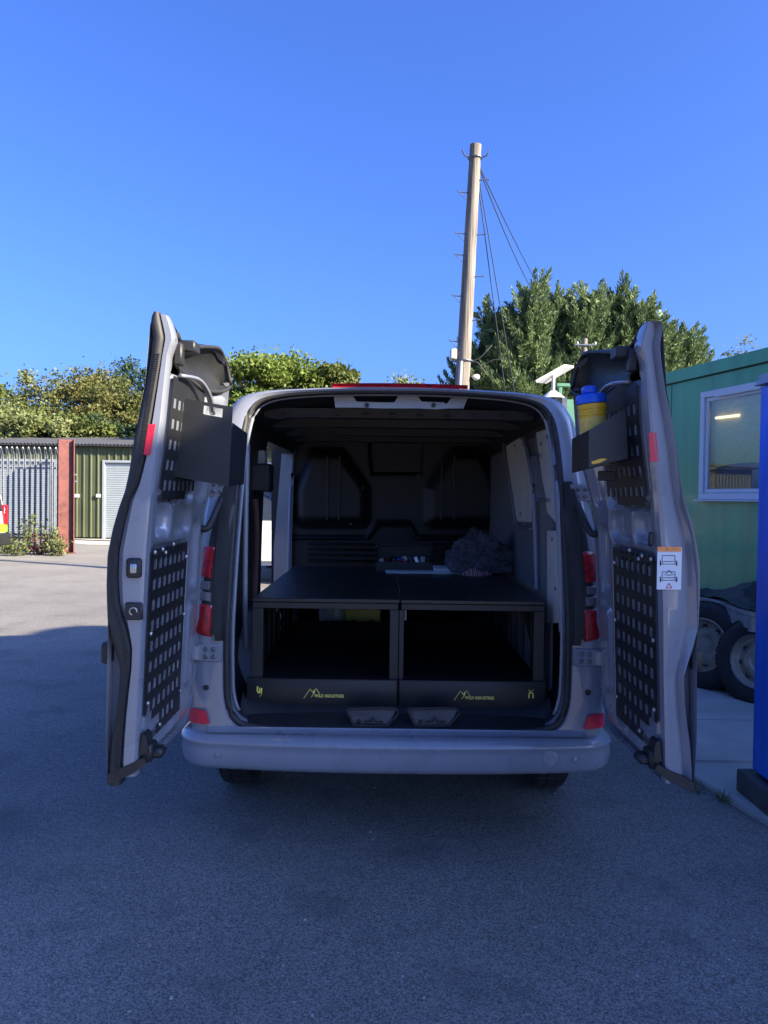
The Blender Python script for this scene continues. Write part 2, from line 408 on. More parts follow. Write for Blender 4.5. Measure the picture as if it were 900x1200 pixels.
def body():
    # rear frame: from the inner flange out to the corner, then along the side
    rings = []
    for t, dy in ((0, .085), (0, .045), (.02, .028), (.10, .022), (.14, .006), (.5, -.004), (.80, .004), (.93, .025), (.985, .06), (1.0, .11)):
        rings.append([L(a+(c-a)*t, yr(b+(d-b)*t)+dy, b+(d-b)*t) for (a, b), (c, d) in zip(IL, OL)])
    ys = [.42+.088*k for k in range(11)] + [1.45, 1.7, 1.9, 2.1, 2.3, 2.5, 2.72, 2.82, 2.95, 3.2]
    base = rings[-1]
    for y in ys:
        k = min(1, (y-.25)/1.2); bul = 1+.012*math.sin(min(1, y/3.2)*math.pi)
        rings.append([L(x*bul, max(y, yr(z)+.16), z) for x, z in OL])
    for y, top, sc in ((3.45, 2.06, .985), (3.75, 1.80, .97), (4.05, 1.48, .95), (4.25, 1.24, .94), (4.7, 1.12, .90), (4.92, .95, .82), (4.97, .8, .7)):
        q = (top-.47)/(2.155-.47)
        rings.append([L(x*sc, y, .47+(z-.47)*min(1, q+ (1-q)*max(0, 1-(z-.47)/.5)*.3)) for x, z in OL])
    rings.append([L(x*.01, 4.97, .7) for x, z in OL])
    b = MB()
    def skip(i, j):
        A = (rings[i][j % len(OL)]+rings[i+1][j % len(OL)])/2-L(0, 0, 0); return side_hole(A.x, A.y, A.z)
    b.grid([r+[r[0]] for r in rings], skip=skip)
    bmesh.ops.remove_doubles(b.bm, verts=b.bm.verts, dist=1e-5)
    b.done('body', M['paint'], van, 42)
    # liner: floor, roof, walls, with the side door hole
    rl = []
    for y, g in ((.085, 0), (.13, .0), (.16, .55), (.22, 1)):
        rl.append([L(a+(math.copysign(.055, a)*g if abs(a) > .3 else 0)*min(1, (b-.55)/.2), yr(b)+y, b+(.055*g if b < .6 else -.035*g if b > 2.04 else 0)) for a, b in IL])
    last = rl[-1]
    for y in (.7, .9, 1.1, 1.3, 1.45, 1.56, 1.8, 2.1, 2.4, 2.62, 2.72, 2.78):
        rl.append([Vector((p.x, RY+y, p.z)) for p in last])
    b = MB(); n = len(IL)
    def skip2(i, j):
        A = (rl[i][j % n]+rl[i+1][j % n])/2-L(0, 0, 0); return side_hole(A.x, A.y, A.z)
    b.grid([r+[r[0]] for r in rl], skip=skip2)
    bmesh.ops.remove_doubles(b.bm, verts=b.bm.verts, dist=1e-5)
    b.done('interior_lining', M['dark_in'], van, 40)
body()
# rubber seal round the rear opening
pts = [L(x*1.012, yr(z)+.026, z+(.004 if z > 1 else -.008)) for x, z in IL]
MB().tube(pts[::2], .017, 8, closed=True).done('door_seal', M['rubber'], van, 180)
# painted inner flange, bright thin lip just inside the seal
pts = [L(x*.988, yr(z)+.075, z-(.010 if z > 1 else -.006)) for x, z in IL if z > .60]
MB().tube(pts[::2], .009, 6, flat=.6).done('opening_flange', M['paint_in'], van, 180)

# side door aperture: pillars and rails between skin and liner, plus the door slid back along the side
MB().box(L(-.955, 1.235, .60), L(-.828, 1.298, 1.96), .008).done('rear_side_pillar', M['dark_in'], van, 40)
b = MB(); b.prism([L(-.955, 2.70, .60), L(-.81, 2.66, .60), L(-.81, 2.68, 1.2), L(-.80, 2.71, 1.96), L(-.90, 2.71, 1.96), L(-.955, 2.70, 1.2)], (0, .045, 0)); b.done('middle_pillar', M['paint'], van, 30)
MB().box(L(-.90, 1.30, 1.955), L(-.79, 2.70, 1.99), .008).done('side_door_rail', M['dark_in'], van, 40)
MB().box(L(-.96, 1.30, .56), L(-.82, 2.69, .622), .008).done('side_step', M['plastic'], van, 40)
b = MB()
b.grid([[L(-1.075+.13*max(0, (z-1.2)/.8)**1.6, y, z) for z in [.55+.07*k for k in range(20)]] for y in (.32, .34, .8, 1.26, 1.28)])
thick(b.bm, .05); b.done('sliding_door', M['paint'], van, 40)
# wheels
def wheel(x, y):
    s = 1 if x > 0 else -1
    prof = [(.19, -.09), (.235, -.10), (.31, -.098), (.332, -.085), (.338, -.06), (.338, .06), (.332, .085), (.31, .098), (.235, .10), (.19, .09)]
    t = MB().lathe(prof, L(x, y, .338), (1, 0, 0), 40, False).done('wheel', M['tyre'], van, 35)
    b = MB().lathe([(.19, -.085), (.20, -.02), (.205, .09), (.19, .085), (.12, .05), (.05, .065), (.0, .065)], L(x, y, .338), (s, 0, 0), 32); b.done('rim', M['galv'], t, 40)
    b = MB()
    for k in range(40):
        a = 2*math.pi*k/40; c = L(x, y, .338)+Vector((0, .338*math.cos(a), .338*math.sin(a)))
        for q in (-.055, 0, .055):
            b.box(c+Vector((q-.021, -.017, -.006)), c+Vector((q+.021, .017, .006)), rot=Matrix.Rotation(a-math.pi/2, 3, 'X') @ Matrix.Rotation(.25*(1 if q > 0 else -1), 3, 'Z'))
    b.done('tread', M['tyre'], t)['kind'] = 'stuff'
for x, y in ((-.855, .93), (.855, .93), (-.86, 3.95), (.86, 3.95)): wheel(x, y)
MB().box(L(-.75, .35, .33), L(.75, 4.6, .47), .03).done('underbody', M['plastic'], van)
MB().tube([L(-.75, .93, .34), L(.75, .93, .34)], .05, 10).done('axle', M['plastic'], van, 60)

# bumper
def bumper():
    plan = []
    hw = .962
    for k in range(81):
        a = -1+2*k/80; x = hw*math.copysign(1-(1-abs(a))**1.0, a)
        ax = abs(a)
        # superellipse corner
        plan.append(None)
    plan = []
    xs = np.linspace(-1, 1, 41)
    for a in xs: plan.append((a*.825, -.035+.045*abs(a)**2.2))
    c0 = plan[-1]
    corner = []
    for k in range(1, 10):
        t = math.pi/2*k/9; corner.append((.825+.165*math.sin(t), .010+.165*(1-math.cos(t))))
    side = [(.990, .30), (.985, .45), (.970, .55)]
    dzb = 0
    full = [(-x, y) for x, y in (corner+side)[::-1]] + plan + corner + side
    prof = [(-.075, .550), (-.05, .547), (-.022, .541), (.004, .529), (.017, .514), (.020, .503), (.015, .495), (.016, .47), (.0155, .44), (.011, .408), (.0, .388), (-.03, .382), (-.08, .378)]
    P = []
    for i, (x, y) in enumerate(full):
        a = full[max(i-1, 0)]; bb = full[min(i+1, len(full)-1)]
        t = Vector((bb[0]-a[0], bb[1]-a[1])).normalized(); nx, ny = t.y, -t.x
        P.append([L(x+nx*o, y+ny*o, z+dzb) for o, z in prof])
    MB().grid(P).done('rear_bumper', M['paint'], van, 50)
    low = [[L(x*.975, y+.05, z) for z in (.380, .376, .373)] + [L(x*.93, y+.14, .371)] for x, y in full]
    MB().grid(low).done('bumper_valance', M['plastic'], van, 50)
    # black step strip between bumper top and load sill
    MB().grid([[L(x*.86, .056, .562), L(x*.86, .046, .553), L(x*.86, .0+.02*abs(x)**2, .546)] for x in np.linspace(-1, 1, 21)]).done('bumper_step', M['paint'], van, 40)
    for px in (395, 546):
        c = W(px, 889, RY-.03); MB().lathe([(.013, -.008), (.013, .004), (.009, .006), (0, .006)], c, (0, -1, .05), 20).done('parking_sensor', M['paint_in'], van, 30)
    for x in (-.80, .80):
        c = L(x, -.012, .455); MB().lathe([(.013, -.008), (.013, .004), (.009, .006), (0, .006)], c, (.25*np.sign(x), -1, .05), 20).done('parking_sensor', M['paint_in'], van, 30)
    c = W(645, 889, RY-.025); MB().lathe([(.034, -.004), (.034, .001), (.031, .002), (.031, .0), (0, .0)], c, (0, -1, .05), 28).done('tow_cover', M['paint'], van, 30)
bumper()
# red reflectors above the bumper corners
for s in (-1, 1):
    P = [[L(s*a, y-.004, z) for a, y, z in row] for row in (
        [(.850, .040, .578), (.868, .038, .636)], [(.885, .040, .578), (.890, .038, .640)], [(.925, .055, .578), (.915, .048, .642)], [(.952, .085, .578), (.935, .062, .642)], [(.968, .125, .580), (.952, .085, .640)])]
    b = MB(); b.grid(P); thick(b.bm, .012 if s > 0 else -.012); b.done('reflector', M['reflect'], van, 30)

# tail lamps wrapping the corners
for s in (-1, 1):
    def lamp(name, poly, off, mat, parent):
        """poly in (u, z): u runs round the corner 0..1 from the rear face to the flank"""
        us = [p[0] for p in poly]
        n, m = 20, 12; P = []
        (u0, zl0, zh0), (u1, zl1, zh1) = poly
        for i in range(n+1):
            t = i/n; u = u0+(u1-u0)*t; zl, zh = zl0+(zl1-zl0)*t, zh0+(zh1-zh0)*t
            th = u*math.pi/2; col = []
            for j in range(m+1):
                z = zl+(zh-zl)*j/m
                ox = lerp([(p[1], p[0]) for p in OUT[3:12]], z); r = .10
                ed = off*min(1, 18*min(t, 1-t))**.5*min(1, 10*min(j/m, 1-j/m))**.5
                cx, cy = ox-r, yr(z)+.004+r
                col.append(L(s*(cx+(r+ed)*math.sin(th)), cy-(r+ed)*math.cos(th), z))
            P.append(col)
        b = MB(); b.grid(P); return b.done(name, mat, parent, 50)
    tl = lamp('tail_lamp', [(-.40, .95, 1.60), (1.5, .99, 1.52)], .012, M['plastic'], van)
    lamp('lens', [(.0, 1.226, 1.386), (1.42, 1.252, 1.40)], .020, M['redlens'], tl)
    lamp('lens', [(.0, 1.178, 1.221), (1.42, 1.204, 1.247)], .018, M['cleardark'], tl)
    lamp('lens', [(-.05, 1.127, 1.173), (1.42, 1.153, 1.199)], .018, M['cleardark'], tl)
    lamp('lens', [(-.10, .965, 1.122), (1.42, .995, 1.148)], .020, M['redlens'], tl)
    # black jamb trim beside the lamp
    b = MB(); b.grid([[L(s*(a0+(a1-a0)*k/3), yr(z)-.003+(.02 if k == 0 else 0), z) for k in range(4)] for z, a0, a1 in ((.955, .80, .83), (1.0, .796, .838), (1.2, .794, .842), (1.4, .79, .842), (1.6, .786, .835), (1.70, .785, .81))]); thick(b.bm, .012 if s > 0 else -.012); b.done('jamb_trim', M['plastic'], van, 30)
    # hinges: body leaf, arm to the door, bolts
    for z in (.905, 1.655):
        h = MB().box(L(s*.80, yr(z)-.012, z-.045), L(s*.925, yr(z)+.006, z+.035), .004).done('hinge', M['paint_in'], van, 40)
        b = MB(); b.prism([L(s*.90, yr(z)-.02, z-.035), L(s*.955, yr(z)-.035, z-.035), L(s*.955, yr(z)+.0, z-.035), L(s*.90, yr(z)+.0, z-.035)], (0, 0, .06)); b.done('hinge_arm', M['paint_in'], h, 30)
        for dx, dz in ((.835, .012), (.835, -.022), (.87, .012), (.87, -.022)):
            MB().lathe([(.011, 0), (.011, .006), (.007, .010), (0, .010)], L(s*dx, yr(z)-.012, z+dz), (0, -1, 0), 6).done('bolt', M['galv'], h, 30)
    for z in (.99, .74):
        g = MB().lathe([(.013, 0), (.013, .003), (.006, .005), (0, .003)], L(s*(.85 if z > .8 else .87), yr(z)-.004, z), (0, -1, 0), 14).done('grommet', M['plastic'], van, 40)
    # wiring gaiter looped between body and door
    pts = spline([L(s*.83, yr(1.6), 1.60), L(s*.84, yr(1.6)-.06, 1.55), L(s*.865, yr(1.5)-.10, 1.47), L(s*.905, yr(1.5)-.10, 1.47), L(s*.925, yr(1.5)-.06, 1.50)], 16)
    MB().tube(pts, .016, 8).done('wiring_gaiter', M['rubber'], van, 180)

# roof rear: brake light, header trim, ribs
P = [[L(x, yr(2.12)+.02+.014*(k == 1), z0+.012*(1-(x/.5)**2)) for k, z0 in enumerate((2.140, 2.152, 2.160))] for x in np.linspace(-.33, .33, 17)]
b = MB(); 
for row in P: row.append(row[-1]+Vector((0, .05, 0)))
b.grid(P); b.done('brake_light', M['redlens'], van, 50)
hz = [(391, 463), (413, 463), (418, 470), (445, 471), (462, 471), (467, 463), (489, 463), (494, 470), (520, 471), (523, 473), (529, 466), (548, 466), (543, 478), (525, 478), (512, 479), (488, 478), (470, 478), (448, 478), (420, 477), (393, 477)]
b = MB(); b.prism([W(x, y+.5, RY+.40) for x, y in hz], (0, .03, 0)); ht = b.done('header_trim', M['grey_pl'], van, 30)
for px in (430, 508): MB().lathe([(.011, 0), (.011, .012), (.005, .012), (.005, .006), (0, .006)], W(px, 475, RY+.40), (0, -1, 0), 14).done('trim_clip', M['plastic'], ht, 30)
for y, w_ in ((.62, .70), (1.15, .78), (1.75, .78), (2.3, .78)):
    b = MB()
    b.grid([[L(x, y-.06, 2.075), L(x, y-.045, 2.03-.0*x), L(x, y+.045, 2.03), L(x, y+.06, 2.075)] for x in np.linspace(-w_, w_, 13)])
    b.done('roof_rib', M['dark_in'], van, 30)
for k, (px, py) in enumerate(((300+32*i, 487+random.uniform(-1, 2)) for i in range(11))):
    c = W(px, py, RY+.55); MB().box(c-Vector((.016, .004, .006)), c+Vector((.016, .004, .006)), .002).done('roof_clip', M['plastic'], van)

# bulkhead: pressed panel with two raised seat-back shapes, centre recess, lower ridge and louvres
def sdpoly(px, py, poly):
    d = 1e9; ins = False; n = len(poly)
    for i in range(n):
        ax, ay = poly[i]; bx, by = poly[(i+1) % n]
        ex, ey = bx-ax, by-ay; wx, wy = px-ax, py-ay
        t = max(0, min(1, (wx*ex+wy*ey)/(ex*ex+ey*ey))); dx, dy = wx-ex*t, wy-ey*t; d = min(d, dx*dx+dy*dy)
        if (ay > py) != (by > py) and px < (bx-ax)*(py-ay)/(by-ay)+ax: ins = not ins
    return -math.sqrt(d) if ins else math.sqrt(d)
BY = RY+2.75
def bulkhead():
    seatL = [(365, 527), (402, 527), (424, 558), (433, 572), (433, 612), (426, 617), (352, 617), (345, 606), (345, 575), (350, 560)]
    seatR = [(937-x, y) for x, y in seatL]
    seatR = [(x-6, y) for x, y in seatR]
    mid = [(432, 517), (497, 517), (494, 556), (435, 556)]
    low = [(336, 628), (428, 628), (441, 611), (480, 611), (490, 628), (590, 628), (590, 632), (488, 632), (477, 615), (444, 615), (431, 632), (336, 632)]
    rows = []
    for i in range(96):
        py = 488+(700-488)*i/95; row = []
        for j in range(131):
            px = 318+(612-318)*j/130
            h = 0
            for poly, a in ((seatL, .075), (seatR, .075)): h += a*sst(4, -12, sdpoly(px, py, poly))
            h -= .04*sst(2, -3, sdpoly(px, py, mid)); h += .025*sst(1.5, -1.5, sdpoly(px, py, low))
            p = W(px, py, BY); p.y -= h; row.append(p)
        rows.append(row)
    bh = MB().grid(rows).done('bulkhead', M['bulk'], van, 35)
    for c in (384, 398, 518, 533):
        a, d = W(c, 533, BY-.09), W(c, 610, BY-.09)
        MB().box((a.x-.0045, a.y-.004, d.z), (a.x+.0045, a.y+.01, a.z), .002).done('bulkhead_rib', M['basegrey'], bh, 40)
    for x0, x1 in ((360, 440), (506, 540)):
        for k in range(4):
            a, d = W(x0, 636+6.5*k, BY-.03), W(x1, 639+6.5*k, BY-.03)
            MB().box((a.x, a.y-.03, d.z), (d.x, a.y+.04, a.z), .006).done('louvre', M['bulk'], bh, 40)
    for px, py in ((362, 600), (425, 572), (411, 614), (490, 557)):
        MB().lathe([(.008, 0), (.008, .006), (0, .008)], W(px, py, BY-.05), (0, -1, 0), 10).done('bulkhead_screw', M['galv'], bh, 30)
bulkhead()

# interior side walls: pale lining boards and posts on the right, trim on the left
XR = .770
def rwall(px, py, off=0):
    """point on the right inner wall seen at (px, py)"""
    X = CX+XR-off; Y = X*F/(px-450); return W(px, py, Y)
for poly, nm, mt in (([(593, 523), (609, 513), (616, 523), (623, 566), (622, 612), (606, 611), (598, 575)], 'lining_board', 'ply'),
                 ([(628, 507), (640, 503), (648, 560), (651, 612), (641, 600), (633, 545)], 'lining_board', 'ply'),
                 ([(641, 622), (652, 622), (655, 700), (656, 730), (641, 730)], 'lining_board', 'ply'),
                 ([(620, 534), (630, 536), (640, 583), (629, 585)], 'lining_panel', 'paint_in')):
    b = MB(); b.prism([rwall(x, y, .004) for x, y in poly], (.006, 0, 0)); b.done(nm, M[mt], van, 30)
for path, r in (([(614, 513), (624, 560), (627, 612), (629, 690)], .014), ([(590, 520), (600, 580), (606, 615), (622, 620)], .012), ([(646, 500), (655, 570), (657, 640), (659, 740)], .016), ([(620, 535), (634, 534)], .01), ([(628, 586), (644, 586)], .012)):
    MB().tube(spline([rwall(x, y, .01) for x, y in path], 14), r, 6, flat=.7).done('wall_post', M['paint_in'], van, 60)
for px, py in ((603, 522), (613, 520), (610, 602), (634, 520), (641, 512), (647, 632), (651, 690), (632, 610), (617, 615)):
    MB().lathe([(.009, 0), (.009, .004), (0, .006)], rwall(px, py, .006), (-1, 0, 0), 10).done('wall_screw', M['galv'], van, 30)
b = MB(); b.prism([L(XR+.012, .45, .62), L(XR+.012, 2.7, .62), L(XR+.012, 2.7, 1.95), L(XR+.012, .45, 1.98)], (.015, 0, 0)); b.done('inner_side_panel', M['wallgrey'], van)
for k, px in enumerate((596, 604, 611, 619, 628, 636, 644)):   # clips along the cant rail
    c = rwall(px, 500-4.2*k*.55, .02); MB().box(c-Vector((.012, .02, .012)), c+Vector((.012, .02, .012)), .003).done('rail_clip', M['galv' if k in (2, 5) else 'plastic'], van)
XL = -.80
def lwall(px, py, off=0):
    X = CX+XL+off; return W(px, py, X*F/(px-450))
a = lwall(302, 556); MB().box(a+Vector((-.03, -.10, -.10)), a+Vector((.085, .06, .06)), .01).done('wall_box', M['plastic'], van, 40)
a = lwall(305, 540); MB().box(a+Vector((-.02, -.05, -.05)), a+Vector((.035, .05, .06)), .006).done('wall_pocket', M['grey_pl'], van, 40)
MB().tube(spline([lwall(299, 585, .02), lwall(301, 620, .03), lwall(300, 660, .02), lwall(298, 700, .02)], 10), .014, 6, flat=.4).done('strap', M['rust'], van, 60)
for path, r in (([(290, 520), (288, 600), (287, 700), (288, 760)], .014), ([(345, 520), (341, 575), (339, 640), (338, 690)], .014),):
    MB().tube(spline([lwall(x, y, .012) for x, y in path], 14), r, 6).done('wall_post', M['paint_in'], van, 60)
# inner wheel-arch boxes and sill plate with catches
for s in (-1, 1):
    b = MB(); b.prism([L(s*.83, .55, .60), L(s*.83, .62, .85), L(s*.83, .8, .97), L(s*.83, 1.1, .97), L(s*.83, 1.28, .85), L(s*.83, 1.35, .60)], (-s*.12, 0, 0)); b.done('wheel_arch', M['paint_in'], van, 30)
b = MB(); b.grid([[L(x, .085, .556), L(x, .11, .568), L(x, .18, .574), L(x, .24, .585), L(x, .34, .594)] for x in np.linspace(-.70, .70, 15)]); sill = b.done('load_sill', M['plastic'], van, 40)
for cx in (435, 507):
    q = [(cx-29, 831), (cx+29, 831), (cx+22, 847), (cx+16, 850), (cx-16, 850), (cx-22, 847)]
    b = MB(); b.prism([W(x, y, RY+.11) for x, y in q], (0, .03, 0)); c = b.done('lock_striker_plate', M['basegrey'], van, 30)
    MB().tube(spline([W(x, y, RY+.10) for x, y in q+q[:1]], 40), .006, 6).done('striker_rim', M['rubber'], c, 180)
    MB().lathe([(.009, 0), (.009, .008), (.004, .012), (0, .012)], W(cx-14, 845, RY+.108), (0, -1, 0), 12).done('bolt', M['plastic'], c, 30)
    MB().tube(spline([W(cx-8, 846, RY+.10), W(cx, 845, RY+.09), W(cx+2, 840, RY+.09), W(cx+6, 846, RY+.09), W(cx+14, 846, RY+.10)], 12), .004, 6).done('striker_wire', M['plastic'], c, 180)

# ------------------------------------------------------------------ rear doors
YF, YH = 2.60, 3.41
A_IN = [(.55, .925), (.85, .915), (1.27, .898), (1.447, .889), (1.57, .880), (1.685, .868), (1.864, .844), (2.10, .823), (2.157, .803), (2.20, .814), (2.255, .834), (2.35, .834)]
A_SI = [(.55, .98), (.68, .98), (.74, .977), (.83, .971), (.93, .96), (1.005, .9505), (1.079, .9475), (1.153, .965), (1.24, .992), (1.33, .998), (1.42, .995), (1.508, .977), (1.596, .956), (1.655, .927), (1.744, .903), (1.92, .8736), (2.07, .85), (2.158, .838), (2.208, .848), (2.255, .858), (2.35, .858)]
A_SO = [(.55, 1.018), (.666, 1.0155), (.769, 1.007), (.858, .992), (.946, .983), (1.005, .980), (1.05, .992), (1.109, 1.01), (1.183, 1.027), (1.30, 1.030), (1.404, 1.027), (1.493, 1.01), (1.567, .989), (1.626, .968), (1.70, .953), (1.788, .9416), (1.892, .921), (1.995, .897), (2.10, .8795), (2.158, .874), (2.208, .8825), (2.235, .878), (2.255, .866), (2.35, .866)]
A_SK = [(.55, 1.022), (.8, 1.03), (1.0, 1.026), (1.2, 1.024), (1.35, 1.02), (1.5, .998), (1.6, .962), (1.8, .938), (2.0, .90), (2.2, .885), (2.35, .83)]
def zbot(Y):
    z = .632-.02*(Y-YF)/(YH-YF)
    if Y > 3.22: z += .17*((Y-3.22)/.165)**2.2
    return z
def ztop(Y):
    return 2.238-.075*sst(2.62, 2.76, Y) + .075*sst(2.8, 3.3, Y) - (.09*((Y-3.28)/.13)**2 if Y > 3.28 else 0)
def rrect(Y, z, y0, y1, z0, z1, r, soft):
    cy, cz, hy, hz = (y0+y1)/2, (z0+z1)/2, (y1-y0)/2-r, (z1-z0)/2-r
    dx, dz = max(abs(Y-cy)-hy, 0), max(abs(z-cz)-hz, 0); d = math.hypot(dx, dz)-r
    return sst(soft, -soft, d)
def hin(Y, z): return .045*sst(1.50, 1.9, z)*sst(3.18, 3.36, Y)
def relief(Y, z):
    h = .022*(rrect(Y, z, 2.645, 3.145, .70, 1.43, .05, .010)-rrect(Y, z, 2.665, 3.12, .73, 1.405, .04, .010)) + .026*(rrect(Y, z, 2.665, 3.185, 1.585, 2.085, .06, .012)-rrect(Y, z, 2.70, 3.145, 1.61, 2.06, .05, .012))
    h += .085*sst(2.045, 2.10, z)*sst(2.66, 2.72, Y)
    h += .040*rrect(Y, z, 2.69, 2.86, 1.47, 1.57, .04, .018) + .030*rrect(Y, z, 2.92, 3.16, 1.46, 1.575, .045, .018)
    h -= .014*rrect(Y, z, 3.18, 3.27, .80, 1.15, .03, .014) 
    h += .020*rrect(Y, z, 3.20, 3.32, 1.22, 1.50, .04, .016) + .022*rrect(Y, z, 3.22, 3.34, 1.6, 2.0, .04, .02)
    h += .018*rrect(Y, z, 2.70, 3.05, .66, .71, .02, .012)
    h -= hin(Y, z)
    return h
class Door:
    def __init__(s, side):
        s.s = side
        s.root = None
    def P(s, a, Y, z): return Vector((CX+s.s*a, Y, z))
    def build(s):
        s_ = s.s; right = s_ > 0
        # outer skin + edges as one shell: the object that parents the rest of the door
        nz = 46; ys = np.linspace(YF, YH, 15)
        rows = []
        for Y in ys:
            z0, z1 = zbot(Y), ztop(Y)
            rows.append([s.P(lerp(A_SK, z0+(z1-z0)*k/nz)-.012*((Y-YF)/(YH-YF)), Y, z0+(z1-z0)*k/nz) for k in range(nz+1)])
        b = MB(); b.grid(rows)
        # hinge edge and top/bottom hems back to the inner panel
        inner = lambda Y, z: s.P(lerp(A_IN, z)-hin(Y, z), Y, z)
        b.grid([rows[-1], [inner(YH, zbot(YH)+(ztop(YH)-zbot(YH))*k/nz) for k in range(nz+1)]])
        b.grid([[r[0] for r in rows], [inner(Y, zbot(Y)) for Y in ys]])
        b.grid([[r[-1] for r in rows], [inner(Y, ztop(Y)) for Y in ys]])
        # free edge jamb (faces the camera), rounded from strip line to inner corner
        zz = [zbot(YF)+(ztop(YF)-zbot(YF))*k/90 for k in range(91)]
        J = []
        for t in (0, .0, .35, .8, .97, 1.0):
            J.append([])
        tt = [0, .06, .16, .22, .5, .84, .95, 1.0]
        dy = [.035, .012, .006, .0, .0, .0, .007, .035]
        if right: dy = [.0, .006, .022, .028, .012, .0, .006, .035]
        J = []
        for t, d in zip(tt, dy):
            J.append([s.P((lerp(A_SI, z) if not right else lerp(A_SO, z))*(1-t)+lerp(A_IN, z)*t, YF+d, z) for z in zz])
        b.grid(J)
        if right: b.grid([[s.P(lerp(A_SO, z), YF, z) for z in zz], [s.P(lerp(A_SO, z)+.004, YF+.02, z) for z in zz], [s.P(max(lerp(A_SK, z), lerp(A_SO, z))-.002, YF+.06, z) for z in zz]])
        else: b.grid([[s.P(lerp(A_SI, z), YF+.035, z) for z in zz], [s.P(lerp(A_SO, z)-.006, YF+.05, z) for z in zz], [s.P(lerp(A_SK, z), YF+.06, z) for z in zz]])
        s.root = b.done('rear_door', M['paint'], van, 38)
        # inner pressed panel
        Ys = np.linspace(YF+.035, YH-.004, 84); rows = []
        for Y in Ys:
            z0, z1 = zbot(Y)+.004, ztop(Y)-.002; col = []
            for k in range(150):
                z = z0+(z1-z0)*k/149; h = relief(Y, z)
                h += .035*sst(YH-.05, YH, Y) + .03*sst(.05, 0, z-z0)
                col.append(s.P(lerp(A_IN, z)+h, Y, z))
            rows.append(col)
        MB().grid(rows).done('inner_panel', M['paint'], s.root, 45)
        # weatherstrip on the left door only
        if not right:
            zs = np.linspace(.60, 2.246, 114); P = []
            for z in zs:
                o, i = lerp(A_SO, z), lerp(A_SI, z); c, hw = (o+i)/2, (o-i)/2+.003
                P.append([s.P(c+hw*math.cos(q), YF+.012-.020*math.sin(q), z) for q in np.linspace(0, math.pi, 7)]+[s.P(c-hw, YF+.05, z), s.P(c+hw, YF+.05, z)])
            b = MB(); b.grid([p+[p[0]] for p in P]); b.done('weatherstrip', M['rubber'], s.root, 60)
            b = MB()
            for z in np.linspace(.64, 2.1, 190):
                c = lerp(A_SI, z)+.010; b.box(s.P(c, YF-.008, z)-Vector((.007, .003, .0022)), s.P(c, YF-.008, z)+Vector((.007, .003, .0022)))
            b.done('strip_ribs', M['rubber'], s.root)['kind'] = 'stuff'
        # perforated panels
        s.plate(True); s.plate(False)
        s.details(right)
    def plate(s, lower):
        b = MB(); th = .002
        if lower: y0, z0, nx, nzr, px, pz, hw, hh, my, mz = 2.655, .715, 7, 9, .063, .0745, .039, .039, .018, .018
        else: y0, z0, nx, nzr, px, pz, hw, hh, my, mz = 2.690, 1.600, 7, 6, .062, .0745, .036, .037, .016, .014
        yb, zb = [y0], [z0]
        for k in range(nx): a = y0+my+px*k+(px-hw)/2; yb += [a, a+hw]
        yb.append(y0+my*2+px*nx)
        for k in range(nzr): a = z0+mz+pz*k+(pz-hh)/2; zb += [a, a+hh]
        zb.append(z0+mz*2+pz*nzr)
        def skip(i, j):
            Y, z = (yb[i]+yb[i+1])/2, (zb[j]+zb[j+1])/2; hole = i % 2 == 1 and j % 2 == 1
            if lower:
                if z < .82 and Y < 2.76: return True
                if z < .80 and Y < 2.82: return True
                if hole and j == 1 and Y > 3.05: return False
            else:
                if z < 1.63 and (Y > 3.04 or Y < 2.72): return True
                if z > 2.03 and (Y < 2.76 or Y > 3.08): return True
                if hole and (z > 2.02): return False
            return hole
        off = -.0025
        b.grid([[s.P(lerp(A_IN, z)+off, Y, z) for z in zb] for Y in yb], skip=skip)
        thick(b.bm, th)
        p = b.done('perforated_panel', M['powder'], s.root)
        if lower:   # small adjustment holes strip and fixings
            for Y, z in ((2.668, 1.41), (2.76, 1.415), (2.90, 1.425), (3.10, 1.36), (2.668, 1.12), (3.11, 1.12), (2.672, .87), (2.83, .745), (3.11, .80), (2.80, 1.40)):
                MB().lathe([(.009, 0), (.009, .005), (.005, .008), (0, .008)], s.P(lerp(A_IN, z)-.007, Y, z), (-s.s, -.3, 0), 8).done('screw', M['steel'], s.root, 30)
            for i in range(6):
                for j in range(2):
                    MB().lathe([(.0075, 0), (.0075, .003), (.004, .003), (.004, .001), (0, .001)], s.P(lerp(A_IN, 1.41)-.007, 2.70+i*.060, 1.412-j*.026), (-s.s, 0, 0), 8).done('rivet', M['plastic'], s.root, 30)
    def details(s, right):
        P = s.P; q = s.root
        # black plastic lining of the door's top: a hollow shell with a rolled lip
        T = [(2.665, .808, 2.19), (2.72, .812, 2.165), (2.80, .812, 2.166), (2.95, .806, 2.196), (3.12, .802, 2.230), (3.27, .798, 2.254), (3.335, .792, 2.240), (3.372, .780, 2.19), (3.39, .770, 2.125)]
        Bt = [(2.69, .832, 2.135), (2.76, .832, 2.085), (2.85, .830, 2.070), (2.98, .826, 2.058), (3.10, .820, 2.052), (3.20, .806, 2.056), (3.28, .788, 2.068), (3.34, .776, 2.085), (3.385, .768, 2.105)]
        tp, bp = spline([P(a, Y, z) for Y, a, z in T], 33), spline([P(a, Y, z) for Y, a, z in Bt], 33)
        rows = []
        for t_, b_ in zip(tp, bp):
            rows.append([t_+(b_-t_)*k/8+Vector((s.s*(.050*math.sin(math.pi*k/8)**.8), 0, 0)) for k in range(9)])
        b = MB(); b.grid(rows); b.grid([[t_, t_+Vector((s.s*.05, 0, .012))] for t_ in tp]); b.done('spoiler_lining', M['plastic'], q, 60)
        MB().tube(tp+bp[::-1], .0085, 6, closed=True).done('lining_lip', M['rubber'], q, 180)
